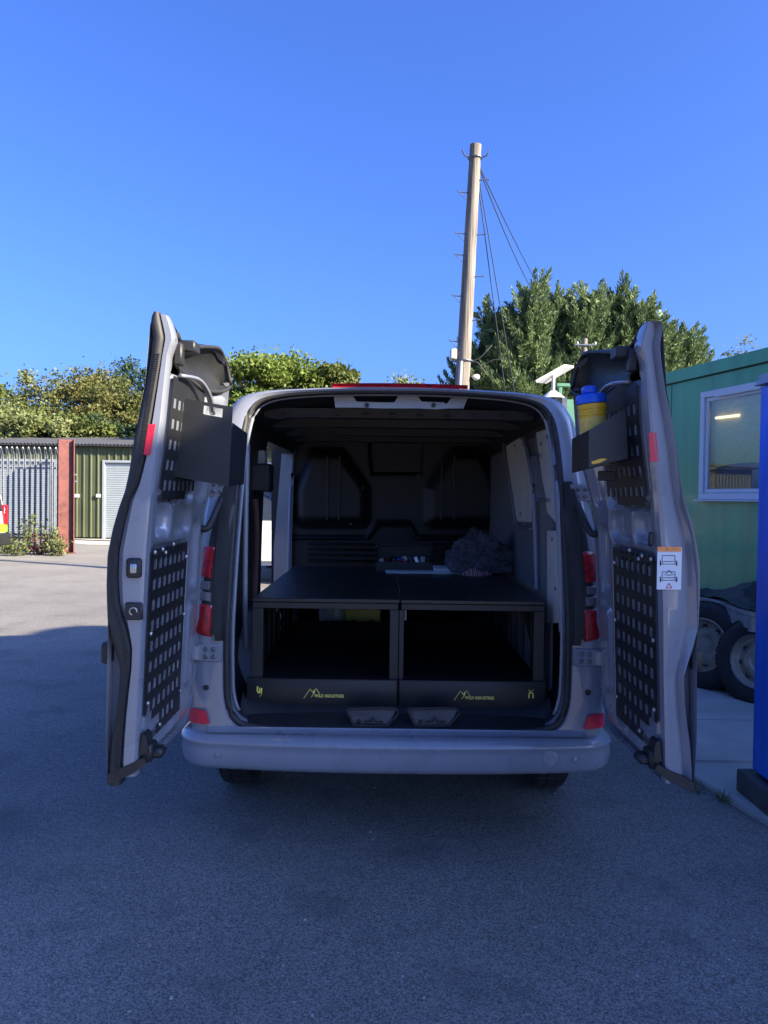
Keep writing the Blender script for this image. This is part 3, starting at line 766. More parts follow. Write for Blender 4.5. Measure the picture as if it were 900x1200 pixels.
        # top catch, angled bracket
        b = MB(); b.box(P(.815, 2.69, 2.128), P(.752, 2.77, 2.170), .006); b.box(P(.82, 2.66, 2.075), P(.790, 2.70, 2.155), .006)
        b.done('door_catch', M['plastic'], q, 40)
        # stay arm and its bracket high on the hinge side
        MB().tube(spline([P(.815, 2.74, 2.05), P(.79, 2.90, 2.06), P(.785, 3.05, 2.02), P(.80, 3.18, 1.96)], 12), .013, 8, flat=.6).done('stay_arm', M['paint'], q, 180)
        # bottom catch and skirt
        b = MB(); b.prism([P(1.02, YF-.010, .606), P(1.022, YF-.010, .640), P(.955, YF-.006, .672), P(.895, YF-.004, .700), P(.885, YF-.004, .680), P(.93, YF-.006, .645)], (0, .10, 0))
        b.done('door_foot', M['plastic'], q, 30)
        b = MB(); b.box(P(.915, 2.62, .672), P(.875, 2.70, .735), .008); b.box(P(.892, 2.635, .682), P(.842, 2.70, .716), .010); b.prism([P(.918, 2.615, .70), P(.885, 2.615, .715), P(.893, 2.615, .770), P(.907, 2.615, .778)], (0, .06, 0))
        b.done('bottom_catch', M['plastic'], q, 40)
        # latch fittings on the jamb
        if not right:
            c = W(157.5, 665.5, YF-.004); d = MB().box(c-Vector((.026, .008, .034)), c+Vector((.026, .004, .034)), .010, seg=2).done('latch_surround', M['plastic'], q, 40)
            MB().box(c-Vector((.012, .014, .018)), c+Vector((.012, 0, .016)), .005, seg=2).done('latch_striker', M['steel'], q, 40)
            c = W(157.5, 716, YF-.004); MB().box(c-Vector((.030, .010, .030)), c+Vector((.030, .004, .030)), .004).done('lock_block', M['plastic'], q, 40)
            MB().tube([c+Vector((.013*math.cos(t), -.012, .013*math.sin(t))) for t in np.linspace(-.4, 4.4, 12)], .003, 6).done('lock_ring', M['steel'], q, 180)
            c = P(1.035, 2.68, 1.055); MB().box(c-Vector((.028, .05, .04)), c+Vector((.012, .05, .04)), .014, seg=2).done('door_handle', M['plastic'], q, 40)
            e = [(174, 497), (182, 497), (176, 533), (168, 533)]
        else:
            c = W(763, 632, YF+.03); MB().box(c-Vector((.008, .006, .026)), c+Vector((.008, .012, .026)), .005).done('latch_slot', M['plastic'], q, 40)
            c = P(1.035, 2.68, 1.055); MB().box(c-Vector((.012, .05, .04)), c+Vector((.028, .05, .04)), .014, seg=2).done('door_handle', M['plastic'], q, 40)
            e = [(760, 507), (769, 507), (772, 541), (762, 541)]
            s.sticker()
        b = MB(); b.prism([W(x, y, YF-.0055+(.006 if right else 0)) for x, y in e], (0, .003, 0)); b.done('reflective_marker', M['reflect'], q)
    def sticker(s):
        y = YF-.003; q = s.root
        def bx(x0, z0, x1, z1, dy, name, mat, par=None):
            a, d = W(x0, z0, y), W(x1, z1, y); return MB().box((a.x, y-dy, d.z), (d.x, y-dy+.0012, a.z)).done(name, M[mat], par or q)
        bx(770.5, 641, 798, 691, .001, 'warning_label', 'paper')
        bx(770.5, 640.5, 798, 646.5, .0026, 'label_header', 'orange')
        b = MB()
        def ln(p0, p1, r=.0011):
            b.tube([W(*p0, y-.0016), W(*p1, y-.0016)], r, 4)
        for oy in (650, 669):   # two door diagrams
            for p0, p1 in (((776, oy+11), (776, oy+1)), ((776, oy+1), (791, oy+1)), ((791, oy+1), (791, oy+11)), ((774, oy+11), (793, oy+11)), ((777, oy+8), (790, oy+8))): ln(p0, p1)
            for cx in (774, 793): ln((cx, oy+7), (cx, oy+13), .0022)
        ln((779, 674), (784, 668)); ln((784, 668), (789, 674)); ln((781, 674), (787, 674))
        ln((780, 642.5), (783, 645), .002); ln((788, 643.5), (794, 643.5), .0016)
        b.done('label_diagram', M['ink'], q)
        b = MB()
        for p0, p1 in (((780.5, 689), (784, 683.5)), ((784, 683.5), (787.5, 689)), ((780.5, 689), (787.5, 689))): b.tube([W(*p0, y-.0016), W(*p1, y-.0016)], .0013, 4)
        b.done('label_triangle', M['redink'], q)
DL, DR = Door(-1), Door(1)
DL.build(); DR.build()

# ------------------------------------------------------------------ drawer unit in the load bay
DY0 = 3.65; DY1 = 5.33
def dz(py): return W(450, py, DY0).z
def dx(px): return (px-450)/F*DY0
def text(body, size, name, mat, parent, left, z, y, bold=0.0, width=None):
    cu = bpy.data.curves.new(name, 'FONT'); cu.body = body; cu.size = size; cu.extrude = .0006; cu.offset = bold
    cu.resolution_u = 3; cu.space_character = 1.12
    ob = bpy.data.objects.new('tmp_text', cu); COL.objects.link(ob)
    dg = bpy.context.evaluated_depsgraph_get(); me = bpy.data.meshes.new_from_object(ob.evaluated_get(dg))
    bpy.data.objects.remove(ob); 
    co = np.empty(len(me.vertices)*3); me.vertices.foreach_get('co', co); co = co.reshape(-1, 3)
    sx = 1 if width is None else width/(co[:, 0].max()-co[:, 0].min())
    n = np.stack([left+(co[:, 0]-co[:, 0].min())*sx, y-co[:, 2], z+co[:, 1]], 1); me.vertices.foreach_set('co', n.ravel())
    return link(me, name, mat, parent)
def drawer_unit():
    zt, zr, zd0, zd1 = dz(703), dz(714.5), dz(797), dz(828)
    x0, x1, xm = dx(297), dx(640.5), dx(470.5)
    u = thing('drawer_unit', 'black twin drawer and deck unit filling the back of the grey van', 'drawer unit', ((x0+x1)/2, 4.4, zd1))
    for a, b_ in ((x0, xm-.0025), (xm+.0025, x1)):
        MB().box((a, DY0-.004, zt-.016), (b_, DY1, zt+.002), .002).done('deck_board', M['deck'], u, 40)
    for a, b_ in ((x0, xm-.008), (xm+.004, x1)):
        MB().box((a+.001, DY0, zr), (b_-.001, DY0+.04, zt-.018), .002).done('top_rail', M['powder'], u, 40)
    for a, b_, y in ((x0, x0+.052, DY0), (xm-.05, xm-.006, DY0), (xm-.004, xm+.020, DY0), (x1-.052, x1, DY0), (x0, x0+.04, DY1-.05), (xm-.02, xm+.02, DY1-.05), (x1-.04, x1, DY1-.05)):
        MB().box((a, y+.001, zd1-.01), (b_, y+.04, zr-.001 if y < 4 else zt-.018), .002).done('post', M['powder'], u, 40)
    # shelves over the drawers and back panels
    for a, b_ in ((x0+.005, xm-.006), (xm+.006, x1-.005)):
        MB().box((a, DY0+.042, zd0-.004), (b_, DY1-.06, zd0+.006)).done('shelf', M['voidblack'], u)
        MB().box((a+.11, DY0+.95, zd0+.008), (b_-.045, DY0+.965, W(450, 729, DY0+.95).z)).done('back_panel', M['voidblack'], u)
    # perforated side panels
    for s, xx in ((-1, x0+.004), (1, x1-.004)):
        b = MB(); yb = [DY0+.042]; zb = [zd0+.006]
        for k in range(9): yb += [DY0+.12+.17*k, DY0+.16+.17*k]
        yb.append(DY1-.06)
        for k in range(4): zb += [zd0+.05+.075*k, zd0+.09+.075*k]
        zb.append(zr-.002)
        b.grid([[Vector((xx, y, z)) for z in zb] for y in yb], skip=lambda i, j: i % 2 == 1 and j % 2 == 1)
        thick(b.bm, .003); b.done('side_panel', M['powder'], u)
        for k in range(7):
            MB().box((xx-s*.012, DY0+.25+.2*k, zd0+.02), (xx-s*.004, DY0+.275+.2*k, zr-.03), .002).done('stiffener', M['powder'], u, 40)
    # latch bracket seen under the right top rail
    MB().box((xm+.022, DY0+.05, dz(729)), (xm+.034, DY0+.07, dz(716)), .002).done('bracket', M['galv'], u, 40)
    # the two drawers
    for (a, b_, lx, hx, flip) in ((dx(292), dx(467.5), dx(359), dx(307), False), (dx(470.5), dx(642), dx(535), dx(625), True)):
        d = MB().box((a, DY0-.022, zd1), (b_, DY0-.002, zd0+.003), .0025, seg=2).done('drawer', M['powder'], u, 40)
        MB().box((a+.02, DY0, zd1+.012), (b_-.02, DY1-.08, zd1+.02)).done('drawer_floor', M['deck'], d)
        MB().box((a-.001, DY0-.026, zd0+.0035), (b_+.001, DY0-.002, zd0+.0065)).done('drawer_edge', M['powder'], d)
        y = DY0-.0235
        # logo: two peaks with a figure between, then the words
        px = lx; 
        def ln(b, p0, p1, r): b.tube([(lx+p0[0], y, dz(818)+p0[1]), (lx+p1[0], y, dz(818)+p1[1])], r, 5)
        b = MB()
        for p0, p1 in (((.0, .0), (.030, .046)), ((.030, .046), (.047, .024)), ((.047, .030), (.060, .048)), ((.060, .048), (.078, .020))): ln(b, p0, p1, .0016)
        ln(b, (.036, .006), (.048, .022), .0016)
        b.prism([(lx+.043, y-.001, dz(818)+.030), (lx+.049, y-.001, dz(818)+.022), (lx+.055, y-.001, dz(818)+.030), (lx+.049, y-.001, dz(818)+.036)], (0, .002, 0))
        b.lathe([(.0035, 0), (0, .001)], (lx+.049, y, dz(818)+.0385), (0, -1, 0), 10)
        b.done('mountain_logo', M['yellow'], d)
        text('WILD INDUSTRIES', .020, 'lettering', M['yellow'], d, lx+.052, dz(816.5), y, .0006, .142)
        # yellow finger latch at the outer end
        b = MB(); zc = dz(811)
        sg = -1 if flip else 1
        pts = [(hx-.010, y, zc+.026), (hx-.011, y, zc+.006), (hx-.006, y, zc-.004), (hx+.004, y, zc-.004), (hx+.009, y, zc+.006), (hx+.009, y, zc+.018)]
        if flip: pts = [(hx-.010, y, zc-.014), (hx-.010, y, zc+.004), (hx-.006, y, zc+.012), (hx+.004, y, zc+.012), (hx+.009, y, zc+.004), (hx+.009, y, zc-.014)]
        b.tube(spline(pts, 14), .0042, 6); b.tube([(hx-.0, y, zc+.02), (hx+.0, y, zc-.002)] if not flip else [(hx-.012, y, zc+.026), (hx-.004, y, zc+.018)], .003, 5)
        b.tube([(hx+.012, y, zc+.016), (hx+.010, y, zc-.014), (hx+.001, y, zc-.024)] if not flip else [(hx+.010, y, zc+.026), (hx+.004, y, zc+.020)], .0018, 5)
        b.done('finger_latch', M['yellow'], d, 60)
        MB().lathe([(.004, 0), (.004, .002), (0, .002)], (b_-.10 if not flip else a+.10, y, dz(813)), (0, -1, 0), 8).done('screw', M['plastic'], d, 40)
    return u, zt
unit, ZT = drawer_unit()

# things in the left opening of the unit
def case():
    a, d = W(404, 716, 4.75), W(446, 729, 4.75); z0 = dz(797)+.006
    t = thing('tool_case', 'yellow green case half hidden in the left drawer bay', 'case', ((a.x+d.x)/2, 4.85, z0))
    MB().box((a.x, 4.75, z0), (d.x, 5.0, a.z+.02), .012, seg=2).done('case_body', M['tubgreen'], t, 40)
    MB().box((a.x-.002, 4.742, d.z-.02), (d.x+.002, 4.75, d.z-.006)).done('lid_seam', M['plastic'], t)
    for fx in (.25, .75):
        x = a.x+(d.x-a.x)*fx; MB().box((x-.018, 4.738, d.z-.035), (x+.018, 4.749, d.z+.012), .003).done('catch', M['plastic'], t, 40)
case()
def cloth_heap(name, label, cat, c, r, mat, seed, fold=1.0, base=True, group=None, sub=5):
    """a crumpled heap of cloth: an upper dome with long ridged folds that overlap"""
    b = bmesh.new(); bmesh.ops.create_icosphere(b, subdivisions=sub, radius=1)
    off = Vector((seed*7.3, seed*3.1, seed*1.7))
    for v in b.verts:
        p = v.co.copy(); q = p*1.15+off
        n1 = noise.noise(q); w_ = Vector((noise.noise(q*1.3+Vector((9, 0, 0))), noise.noise(q*1.3+Vector((0, 9, 0))), noise.noise(q*1.3+Vector((0, 0, 9)))))
        rdg = 1-abs(noise.noise((p+w_*.8)*2.1+off))*2.2
        rdg2 = 1-abs(noise.noise((p+w_*.5)*4.6-off))*2.0
        k = 1+.38*n1+fold*(.26*sst(-.2, 1, rdg)+.07*sst(-.2, 1, rdg2)+.006*noise.noise(p*11+off))-.20*fold
        p = p*k; p.z *= .92-.22*sst(-.1, .9, p.x)+.09*math.cos((p.x+.35)*5.2)*sst(-.3, .5, p.z)+.14*noise.noise(Vector((p.x*2.3, p.y*2.3, seed)))
        if p.z < -.25: p.z = -.25+(p.z+.25)*.12; p.x *= 1.06; p.y *= 1.06
        v.co = Vector((c[0]+p.x*r[0], c[1]+p.y*r[1], c[2]+(p.z+.34)*r[2]))
    me = bpy.data.meshes.new(name); b.to_mesh(me); b.free()
    return tag(link(me, name, mat, None, 180, base=base), label, cat, group)
c = W(572, 660, 5.05)
cloth_heap('jacket', 'crumpled dark grey fleece jacket heaped at the back of the deck', 'jacket', (c.x, 5.08, ZT), (.265, .21, .20), M['fleece'], 3, 1.2)
def stripe_mat():
    m = pm('striped_cloth', (.5, .5, .5), .9, bump=.4, bs=200); t = m.node_tree; b = t.nodes['Principled BSDF']
    g = t.nodes.new('ShaderNodeTexCoord'); wv = t.nodes.new('ShaderNodeTexWave'); wv.inputs['Scale'].default_value = 12; wv.inputs['Distortion'].default_value = 1.2
    t.links.new(g.outputs['Object'], wv.inputs['Vector']); r = t.nodes.new('ShaderNodeValToRGB'); e = r.color_ramp.elements; r.color_ramp.interpolation = 'CONSTANT'
    e[0].position = 0; e[0].color = (.45, .07, .05, 1); e[1].position = .45; e[1].color = (.60, .60, .62, 1); x = e.new(.8); x.color = (.10, .12, .2, 1)
    t.links.new(wv.outputs['Fac'], r.inputs['Fac']); t.links.new(r.outputs[0], b.inputs['Base Color']); return m
c = W(557, 662, 4.90)
cloth_heap('striped_towel', 'small red and white striped cloth tucked under the dark jacket', 'cloth', (c.x, 4.83, ZT), (.085, .05, .036), stripe_mat(), 11, .8, sub=4)
c = W(606, 668, 5.0)
cloth_heap('red_pouch', 'small red pouch beside the jacket at the right of the deck', 'pouch', (c.x, 4.93, ZT), (.045, .07, .062), M['red_cloth'], 5, .5, sub=4)
c = W(392, 724, 4.72)
cloth_heap('work_gloves', 'pale crumpled gloves behind the left drawer bay', 'gloves', (c.x, 4.86, dz(797)+.006), (.10, .09, .24), M['grey_pl'], 8, 1, sub=4)
# open tool tray with connectors and cable
def tray():
    a, d = W(441, 634, 5.2), W(508, 664, 5.2); x0, x1 = a.x, d.x; h = .155
    t = thing('tool_tray', 'open black plastic tool tray of cables and connectors behind the deck', 'tool tray', ((x0+x1)/2, 5.2, ZT+.003))
    z = ZT+.003
    b = MB(); b.prism([(x0, 5.06, z), (x1, 5.06, z), (x1, 5.06, z+.045), (x1-.03, 5.06, z+.06), (x0+.03, 5.06, z+.06), (x0, 5.06, z+.045)], (0, .008, 0)); b.done('tray_front', M['plastic'], t, 30)
    MB().box((x0, 5.30, z), (x1, 5.31, z+h), .003).done('tray_back', M['plastic'], t)
    for x in (x0, x1-.008): 
        b = MB(); b.prism([(x, 5.068, z), (x, 5.30, z), (x, 5.30, z+h), (x, 5.16, z+h), (x, 5.068, z+.06)], (.008, 0, 0)); b.done('tray_side', M['plastic'], t, 30)
    MB().box((x0+.008, 5.068, z), (x1-.008, 5.30, z+.006)).done('tray_floor', M['plastic'], t)
    MB().tube(spline([(x0+.01, 5.18, z+h-.01), (x0+.04, 5.18, z+h+.012), (x1-.04, 5.18, z+h+.012), (x1-.01, 5.18, z+h-.01)], 16), .009, 8).done('tray_handle', M['plastic'], t, 180)
    cols = ['ceram', 'plastic', 'grey_pl', 'blue', 'paper', 'plastic', 'steel', 'ceram', 'plastic']
    for k, cmat in enumerate(cols):
        x = x0+.04+(x1-x0-.08)*k/8; y = 5.13+random.uniform(0, .08); s = random.uniform(.010, .018)
        o = MB().box((x-s, y-s, z+.04), (x+s, y+s, z+.04+random.uniform(.03, .06)), .003, rot=Matrix.Rotation(random.uniform(-.6, .6), 3, (random.random(), 1, .3))).done('connector', M[cmat], None, 40)
        tag(o, None, None); o.location = o.location-ORG[t.name]; o.parent = t
    for k in range(5):
        q = [(x0+.05+random.random()*.2, 5.10+random.random()*.15, z+.05+random.random()*.035) for _ in range(5)]
        MB().tube(spline(q, 24), .0045, 6).done('cable', M[['plastic', 'redlens', 'plastic', 'grey_pl', 'plastic'][k]], t, 180)
tray()
a = W(492, 663, 4.98)
b = MB(); b.box((W(452, 664, 5.0).x, 4.90, ZT+.002), (W(538, 664, 5.0).x, 5.05, ZT+.012), .003, rot=Matrix.Rotation(.03, 3, 'Z')); tag(b.done('document_wallet', M['paper'], None, 40, base=True), 'pale flat document wallet lying along the back of the deck', 'wallet')
b = MB(); b.box((W(508, 664, 5.0).x, 4.93, ZT+.018), (W(530, 664, 5.0).x, 5.04, ZT+.04), .002, rot=Matrix.Rotation(.1, 3, 'X')); tag(b.done('paper_pad', M['paper'], None, 40, base=True), 'small white pad of paper on the wallet beside the jacket', 'paper pad')

# ------------------------------------------------------------------ boxes hung on the doors
def left_box():
    aL = lerp(A_IN, 1.8)-.016
    xL = CX-aL; y0, y1 = 2.86, 3.10
    TL, TR, BR, BL = W(216, 467, y0), W(273, 477, y0), W(268, 570, y0), W(203, 558, y0)
    t = thing('storage_box', 'black folded steel box with a carry slot hung on the left door', 'box', (xL+.1, 2.97, BL.z))
    th = .004
    # tall front plate with a slot and corner holes
    def lp(u, v): return (TL*(1-u)+TR*u)*(1-v)+(BL*(1-u)+BR*u)*v
    us, vs = [0, .38, .80, .93, .96, 1], [0, .06, .07, .14, .17, 1]
    us = [0, .40, .80, 1]; vs = [0, .045, .155, 1]
    b = MB(); b.grid([[lp(u, v) for v in vs] for u in us], skip=lambda i, j: i == 1 and j == 1); thick(b.bm, th)
    b.done('front_plate', M['powder'], t)
    for u, v in ((.93, .05), (.93, .17), (.93, .32), (.93, .46)):
        MB().lathe([(.006, 0), (.006, .002), (0, .003)], lp(u, v)-Vector((0, .001, 0)), (0, -1, 0), 8).done('rivet', M['steel' if v < .3 else 'plastic'], t, 40)
    sR0, sR1 = TR+Vector((.0, th, -.06)), BR+Vector((0, th, 0))
    b = MB(); b.prism([sR0, sR1, sR1+Vector((.012, y1-y0, .012)), sR0+Vector((.012, y1-y0, -.02))], (-.003, 0, 0)); b.done('side_plate', M['powder'], t)
    b = MB(); b.prism([BL+Vector((.004, th, .001)), BR+Vector((0, th, .001)), BR+Vector((.01, y1-y0, .012)), BL+Vector((.012, y1-y0, .016))], (0, 0, .003)); b.done('bottom_plate', M['powder'], t)
    b = MB(); b.prism([BL+Vector((.004, y1-y0, .016)), BR+Vector((.01, y1-y0, .012)), TR+Vector((.01, y1-y0, -.08)), TL+Vector((.012, y1-y0, -.03))], (0, .003, 0)); b.done('back_plate', M['powder'], t)
left_box()
def right_box():
    y0, y1 = 2.74, 3.03
    P_ = [W(690, 504, y0), W(733, 479, y0), W(736, 537, y0), W(690, 548, y0)]
    t = thing('door_bin', 'black angular steel bin on the right door with a tub in it', 'bin', (P_[3].x+.06, 2.9, P_[3].z))
    b = MB(); b.prism(P_, (0, .004, 0)); b.done('front_plate', M['powder'], t)
    D = Vector((.012, y1-y0, -.01))
    b = MB(); b.prism([P_[0]+Vector((0, .004, 0)), P_[3]+Vector((0, .004, 0)), P_[3]+D, P_[0]+D], (.003, 0, 0)); b.done('side_plate', M['powder'], t)
    b = MB(); b.prism([P_[3]+Vector((.003, .004, .001)), P_[2]+Vector((0, .004, .001)), P_[2]+D, P_[3]+D+Vector((.003, 0, 0))], (0, 0, .003)); b.done('bottom_plate', M['powder'], t)
    b = MB(); b.prism([P_[0]+D, P_[1]+D, P_[2]+D, P_[3]+D], (0, .003, 0)); b.done('back_plate', M['powder'], t)
    MB().box(W(704, 561, 2.9)-Vector((.012, .02, .008)), W(720, 552, 2.9), .003).done('clip', M['powder'], t)
    # tub of wipes
    c = Vector((W(700, 500, 2.90).x, 2.90, P_[3].z+.016)); r = .052
    zt = W(695, 474, 2.92).z
    u = thing('wipes_tub', 'yellow tub with a blue lid standing in the right door bin', 'tub', c)
    h = zt-c.z; tilt = Vector((-.10, 0, 1)).normalized()
    MB().lathe([(0, 0), (r*.93, 0), (r*.96, .01), (r, h*.3), (r, h-.045), (r*1.05, h-.044), (r*1.05, h-.036), (r, h-.034), (r*1.0, h-.022), (r*1.06, h-.02), (r*1.06, h-.002), (r*.9, h)], c, tilt, 40).done('tub_body', M['tub'], u, 40)
    MB().lathe([(r*1.004, h*.30), (r*1.008, h*.31), (r*1.008, h-.055), (r*1.004, h-.052)], c, tilt, 40).done('tub_label', M['tublabel'], u, 40)
    MB().lathe([(r*1.02, h), (r*1.09, h+.002), (r*1.09, h+.030), (r*1.02, h+.036), (r*.55, h+.040), (0, h+.040)], c, tilt, 40).done('lid', M['blue'], u, 40)
    cc = c+tilt*(h+.038)+Vector((-.008, 0, 0))
    MB().box(cc-Vector((.024, .03, .002)), cc+Vector((.024, .03, .030)), .008, seg=2).done('flip_cap', M['blue'], u, 50)
    b = MB(); b.prism([W(693, 541, y0-.003), W(705, 537, y0-.003), W(712, 538, y0-.003), W(703, 542.5, y0-.003), W(694, 544, y0-.003)], (0, .002, 0)); b.done('drain_slot', M['tub'], t)
right_box()

# ------------------------------------------------------------------ right side: cabin, trailer, spare wheels, blue post
CA, CB = Vector((2.92, 8.0, 0)), Vector((3.32, 6.5, 0)); CD = (CB-CA).normalized(); CN = Vector((CD.y, -CD.x, 0))
if CN.x > 0: CN = -CN
def cpt(px, py, off=0):
    """point on the cabin's front wall (pushed out by off) seen at a pixel"""
    o = Vector((0, 0, CH)); d = W(px, py, 1)-o; t = (CA+CN*off-o).dot(CN)/d.dot(CN); return o+d*t
def reflection_mat(c):  # olive rings imitate a swirled reflection in the window glass
    m = pm('olive_reflection', (.30, .27, .12), .8, var=.2, vs=6); t = m.node_tree; b = t.nodes['Principled BSDF']
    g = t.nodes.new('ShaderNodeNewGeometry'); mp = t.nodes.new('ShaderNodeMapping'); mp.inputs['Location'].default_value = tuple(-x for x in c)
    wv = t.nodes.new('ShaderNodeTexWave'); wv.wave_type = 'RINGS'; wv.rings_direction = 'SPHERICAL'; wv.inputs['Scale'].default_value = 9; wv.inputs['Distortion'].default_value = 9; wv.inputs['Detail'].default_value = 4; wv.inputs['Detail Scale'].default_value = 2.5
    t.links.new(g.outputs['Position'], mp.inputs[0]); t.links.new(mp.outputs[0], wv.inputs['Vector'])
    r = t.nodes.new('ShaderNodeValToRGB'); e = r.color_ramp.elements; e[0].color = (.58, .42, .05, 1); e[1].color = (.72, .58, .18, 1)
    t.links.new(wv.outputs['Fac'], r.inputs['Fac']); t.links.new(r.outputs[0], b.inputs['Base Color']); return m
def cabin():
    E0 = CA-CD*1.0; E1 = CA+CD*4.6; TZ = 2.95; dep = -CN*2.6; G = .55
    t = thing('site_cabin', 'green steel site cabin with a white framed window behind the wheels', 'cabin', (E0+E1)/2+dep*.5)
    up = Vector((0, 0, 1))
    win = [cpt(826, 465), cpt(893, 451), cpt(893, 583), cpt(822, 583)]
    su = lambda p: (p-CA).dot(CD)
    s0, s1 = su(cpt(824, 524)), su(cpt(897, 520)); z1 = cpt(858, 456).z; z0 = cpt(858, 583).z
    s1 = s0+.98
    def wp(s, z, off=0): return CA+CD*s+CN*off+up*z
    # wall panels with recessed joints; the one with the window is cut round it
    joints = [-1.0, su(cpt(785, 520)), su(cpt(873, 600)), su(cpt(873, 600))+1.2, 4.6]
    joints = [-1.0, -.2, su(cpt(786, 520)), s1+.10, s1+1.3, 4.6]
    fz = cpt(772, 453).z
    MB().prism([wp(-1.0, .25, -.03), wp(4.6, .25, -.03), wp(4.6, 2.9, -.03), wp(-1.0, 2.9, -.03)], -CN*.02).done('wall_core', M['cabin_d'], t) if False else None
    for a, b_ in zip(joints, joints[1:]):
        a, b_ = a+.006, b_-.006
        cells = [(a, b_, .30, fz-.012)]
        if a < s0 < b_:
            cells = [(a, s0-.001, .30, fz-.012), (s0+.001-.002, s1+.002, .30, z0-.002), (s0-.001, s1+.002, z1+.002, fz-.012), (s1+.002, b_, .30, fz-.012)]
        b = MB()
        for q in cells: b.prism([wp(q[0], q[2]), wp(q[1], q[2]), wp(q[1], q[3]), wp(q[0], q[3])], -CN*.04)
        o = b.done('wall_panel', M['cabin'], t)
    for j in joints[1:-1]:
        b = MB(); b.prism([wp(j-.006, .3, -.012), wp(j+.006, .3, -.012), wp(j+.006, fz-.012, -.012), wp(j-.006, fz-.012, -.012)], -CN*.02); b.done('joint_strip', M['cabin_d'], t)
    b = MB(); b.prism([wp(-1.04, fz), wp(4.64, fz), wp(4.64, TZ), wp(-1.04, TZ)], CN*.035); b.done('fascia', M['cabin'], t)
    b = MB(); b.prism([wp(-1.0, fz-.012, -.006), wp(4.6, fz-.012, -.006), wp(4.6, fz, -.006), wp(-1.0, fz, -.006)], -CN*.03); b.done('fascia_gap', M['cabin_d'], t)
    b = MB(); b.prism([wp(-1.04, TZ-.09), wp(4.64, TZ-.09), wp(4.64, TZ-.09)+dep, wp(-1.04, TZ-.09)+dep], (0, 0, .085)); b.done('roof', M['cabin'], t)
    b = MB(); b.prism([wp(-1.0, .30, -.005), wp(-1.0, TZ-.1, -.005), wp(-1.0, TZ-.1)+dep, wp(-1.0, .30)+dep], CD*.04); b.done('end_wall', M['cabin'], t)
    b = MB(); b.prism([wp(-1.0, .30)+dep, wp(4.6, .30)+dep, wp(4.6, TZ-.1)+dep, wp(-1.0, TZ-.1)+dep], CN*.04); b.done('rear_wall', M['cabin'], t)
    b = MB(); b.prism([wp(4.6, .30, -.005), wp(4.6, TZ-.1, -.005), wp(4.6, TZ-.1)+dep, wp(4.6, .30)+dep], -CD*.04); b.done('end_wall', M['cabin'], t)
    b = MB(); b.prism([wp(-1, .18, -.02), wp(4.6, .18, -.02), wp(4.6, .18)+dep, wp(-1, .18)+dep], (0, 0, .12)); b.done('floor_frame', M['basegrey'], t)
    for k in range(4):
        p = wp(-.6+1.6*k, 0, -.2); MB().box(p-Vector((.2, .2, 0)), p+Vector((.2, .2, .18))).done('support_block', M['concrete'], t)
    # window: outer frame, sash, glass, and the painted reflection behind it
    def rect(name, a, b_, lo, hi, wd, o0, o1, mat, par):
        b = MB()
        for q in ((a, b_, hi-wd, hi), (a, b_, lo, lo+wd), (a, a+wd, lo+wd, hi-wd), (b_-wd, b_, lo+wd, hi-wd)):
            b.prism([wp(q[0], q[2], o0), wp(q[1], q[2], o0), wp(q[1], q[3], o0), wp(q[0], q[3], o0)], CN*(o1-o0))
        bmesh.ops.bevel(b.bm, geom=b.bm.edges[:], offset=.004, segments=1, affect='EDGES'); return b.done(name, mat, par, 30)
    f = rect('window_frame', s0-.02, s1+.02, z0-.02, z1+.02, .06, -.03, .03, M['white'], t)
    rect('sash', s0+.042, s1-.042, z0+.042, z1-.042, .038, -.02, .012, M['white'], f)
    b = MB(); b.prism([wp(s0-.03, z0-.035, .0), wp(s1+.03, z0-.035, .0), wp(s1+.03, z0-.022, .0), wp(s0-.03, z0-.022, .0)], CN*.07); b.done('sill', M['white'], f)
    b = MB(); b.prism([wp(s0+.2, z1-.052, .03), wp(s1-.2, z1-.052, .03), wp(s1-.2, z1-.034, .03), wp(s0+.2, z1-.034, .03)], CN*.012); b.done('trickle_vent', M['white'], f, 30)
    b = MB(); b.prism([wp(s0+.078, z0+.078, -.008), wp(s1-.078, z0+.078, -.008), wp(s1-.078, z1-.078, -.008), wp(s0+.078, z1-.078, -.008)], CN*.004); b.done('pane', M['pane'], f)
    # inside: back lining; olive sheet, blue strip and glowing tube painted as the reflection
    zb = z0+.30
    b = MB(); b.grid([[wp(s0+.02+(s1-s0-.04)*i/16, zb-.03+.05*math.cos((i-8)/5)+(z1-zb)*j/4, -.055) for j in range(5)] for i in range(17)]); b.done('reflection_sheet', reflection_mat(wp((s0+s1)/2, zb+.12)), t)
    b = MB(); b.prism([wp(s0, z0-.01, -.075), wp(s1, z0-.01, -.075), wp(s1, z0+.42, -.075), wp(s0, z0+.42, -.075)], -CN*.02); b.done('reflected_band', M['reflected_blue'], t)
    b = MB(); b.prism([wp(s0-.3, .5, -1.4), wp(s1+.3, .5, -1.4), wp(s1+.3, 2.7, -1.4), wp(s0-.3, 2.7, -1.4)], -CN*.02); b.done('inner_lining', M['ply'], t)
    b = MB(); b.tube([wp(s0+.13, z1-.24, -.035), wp(s0+.44, z1-.245, -.035)], .013, 8); b.done('reflected_tube', emit_mat('reflected_glow', (1, .85, .5), .35), t, 60)  # glow added as a light strip mirrored in the pane
cabin()

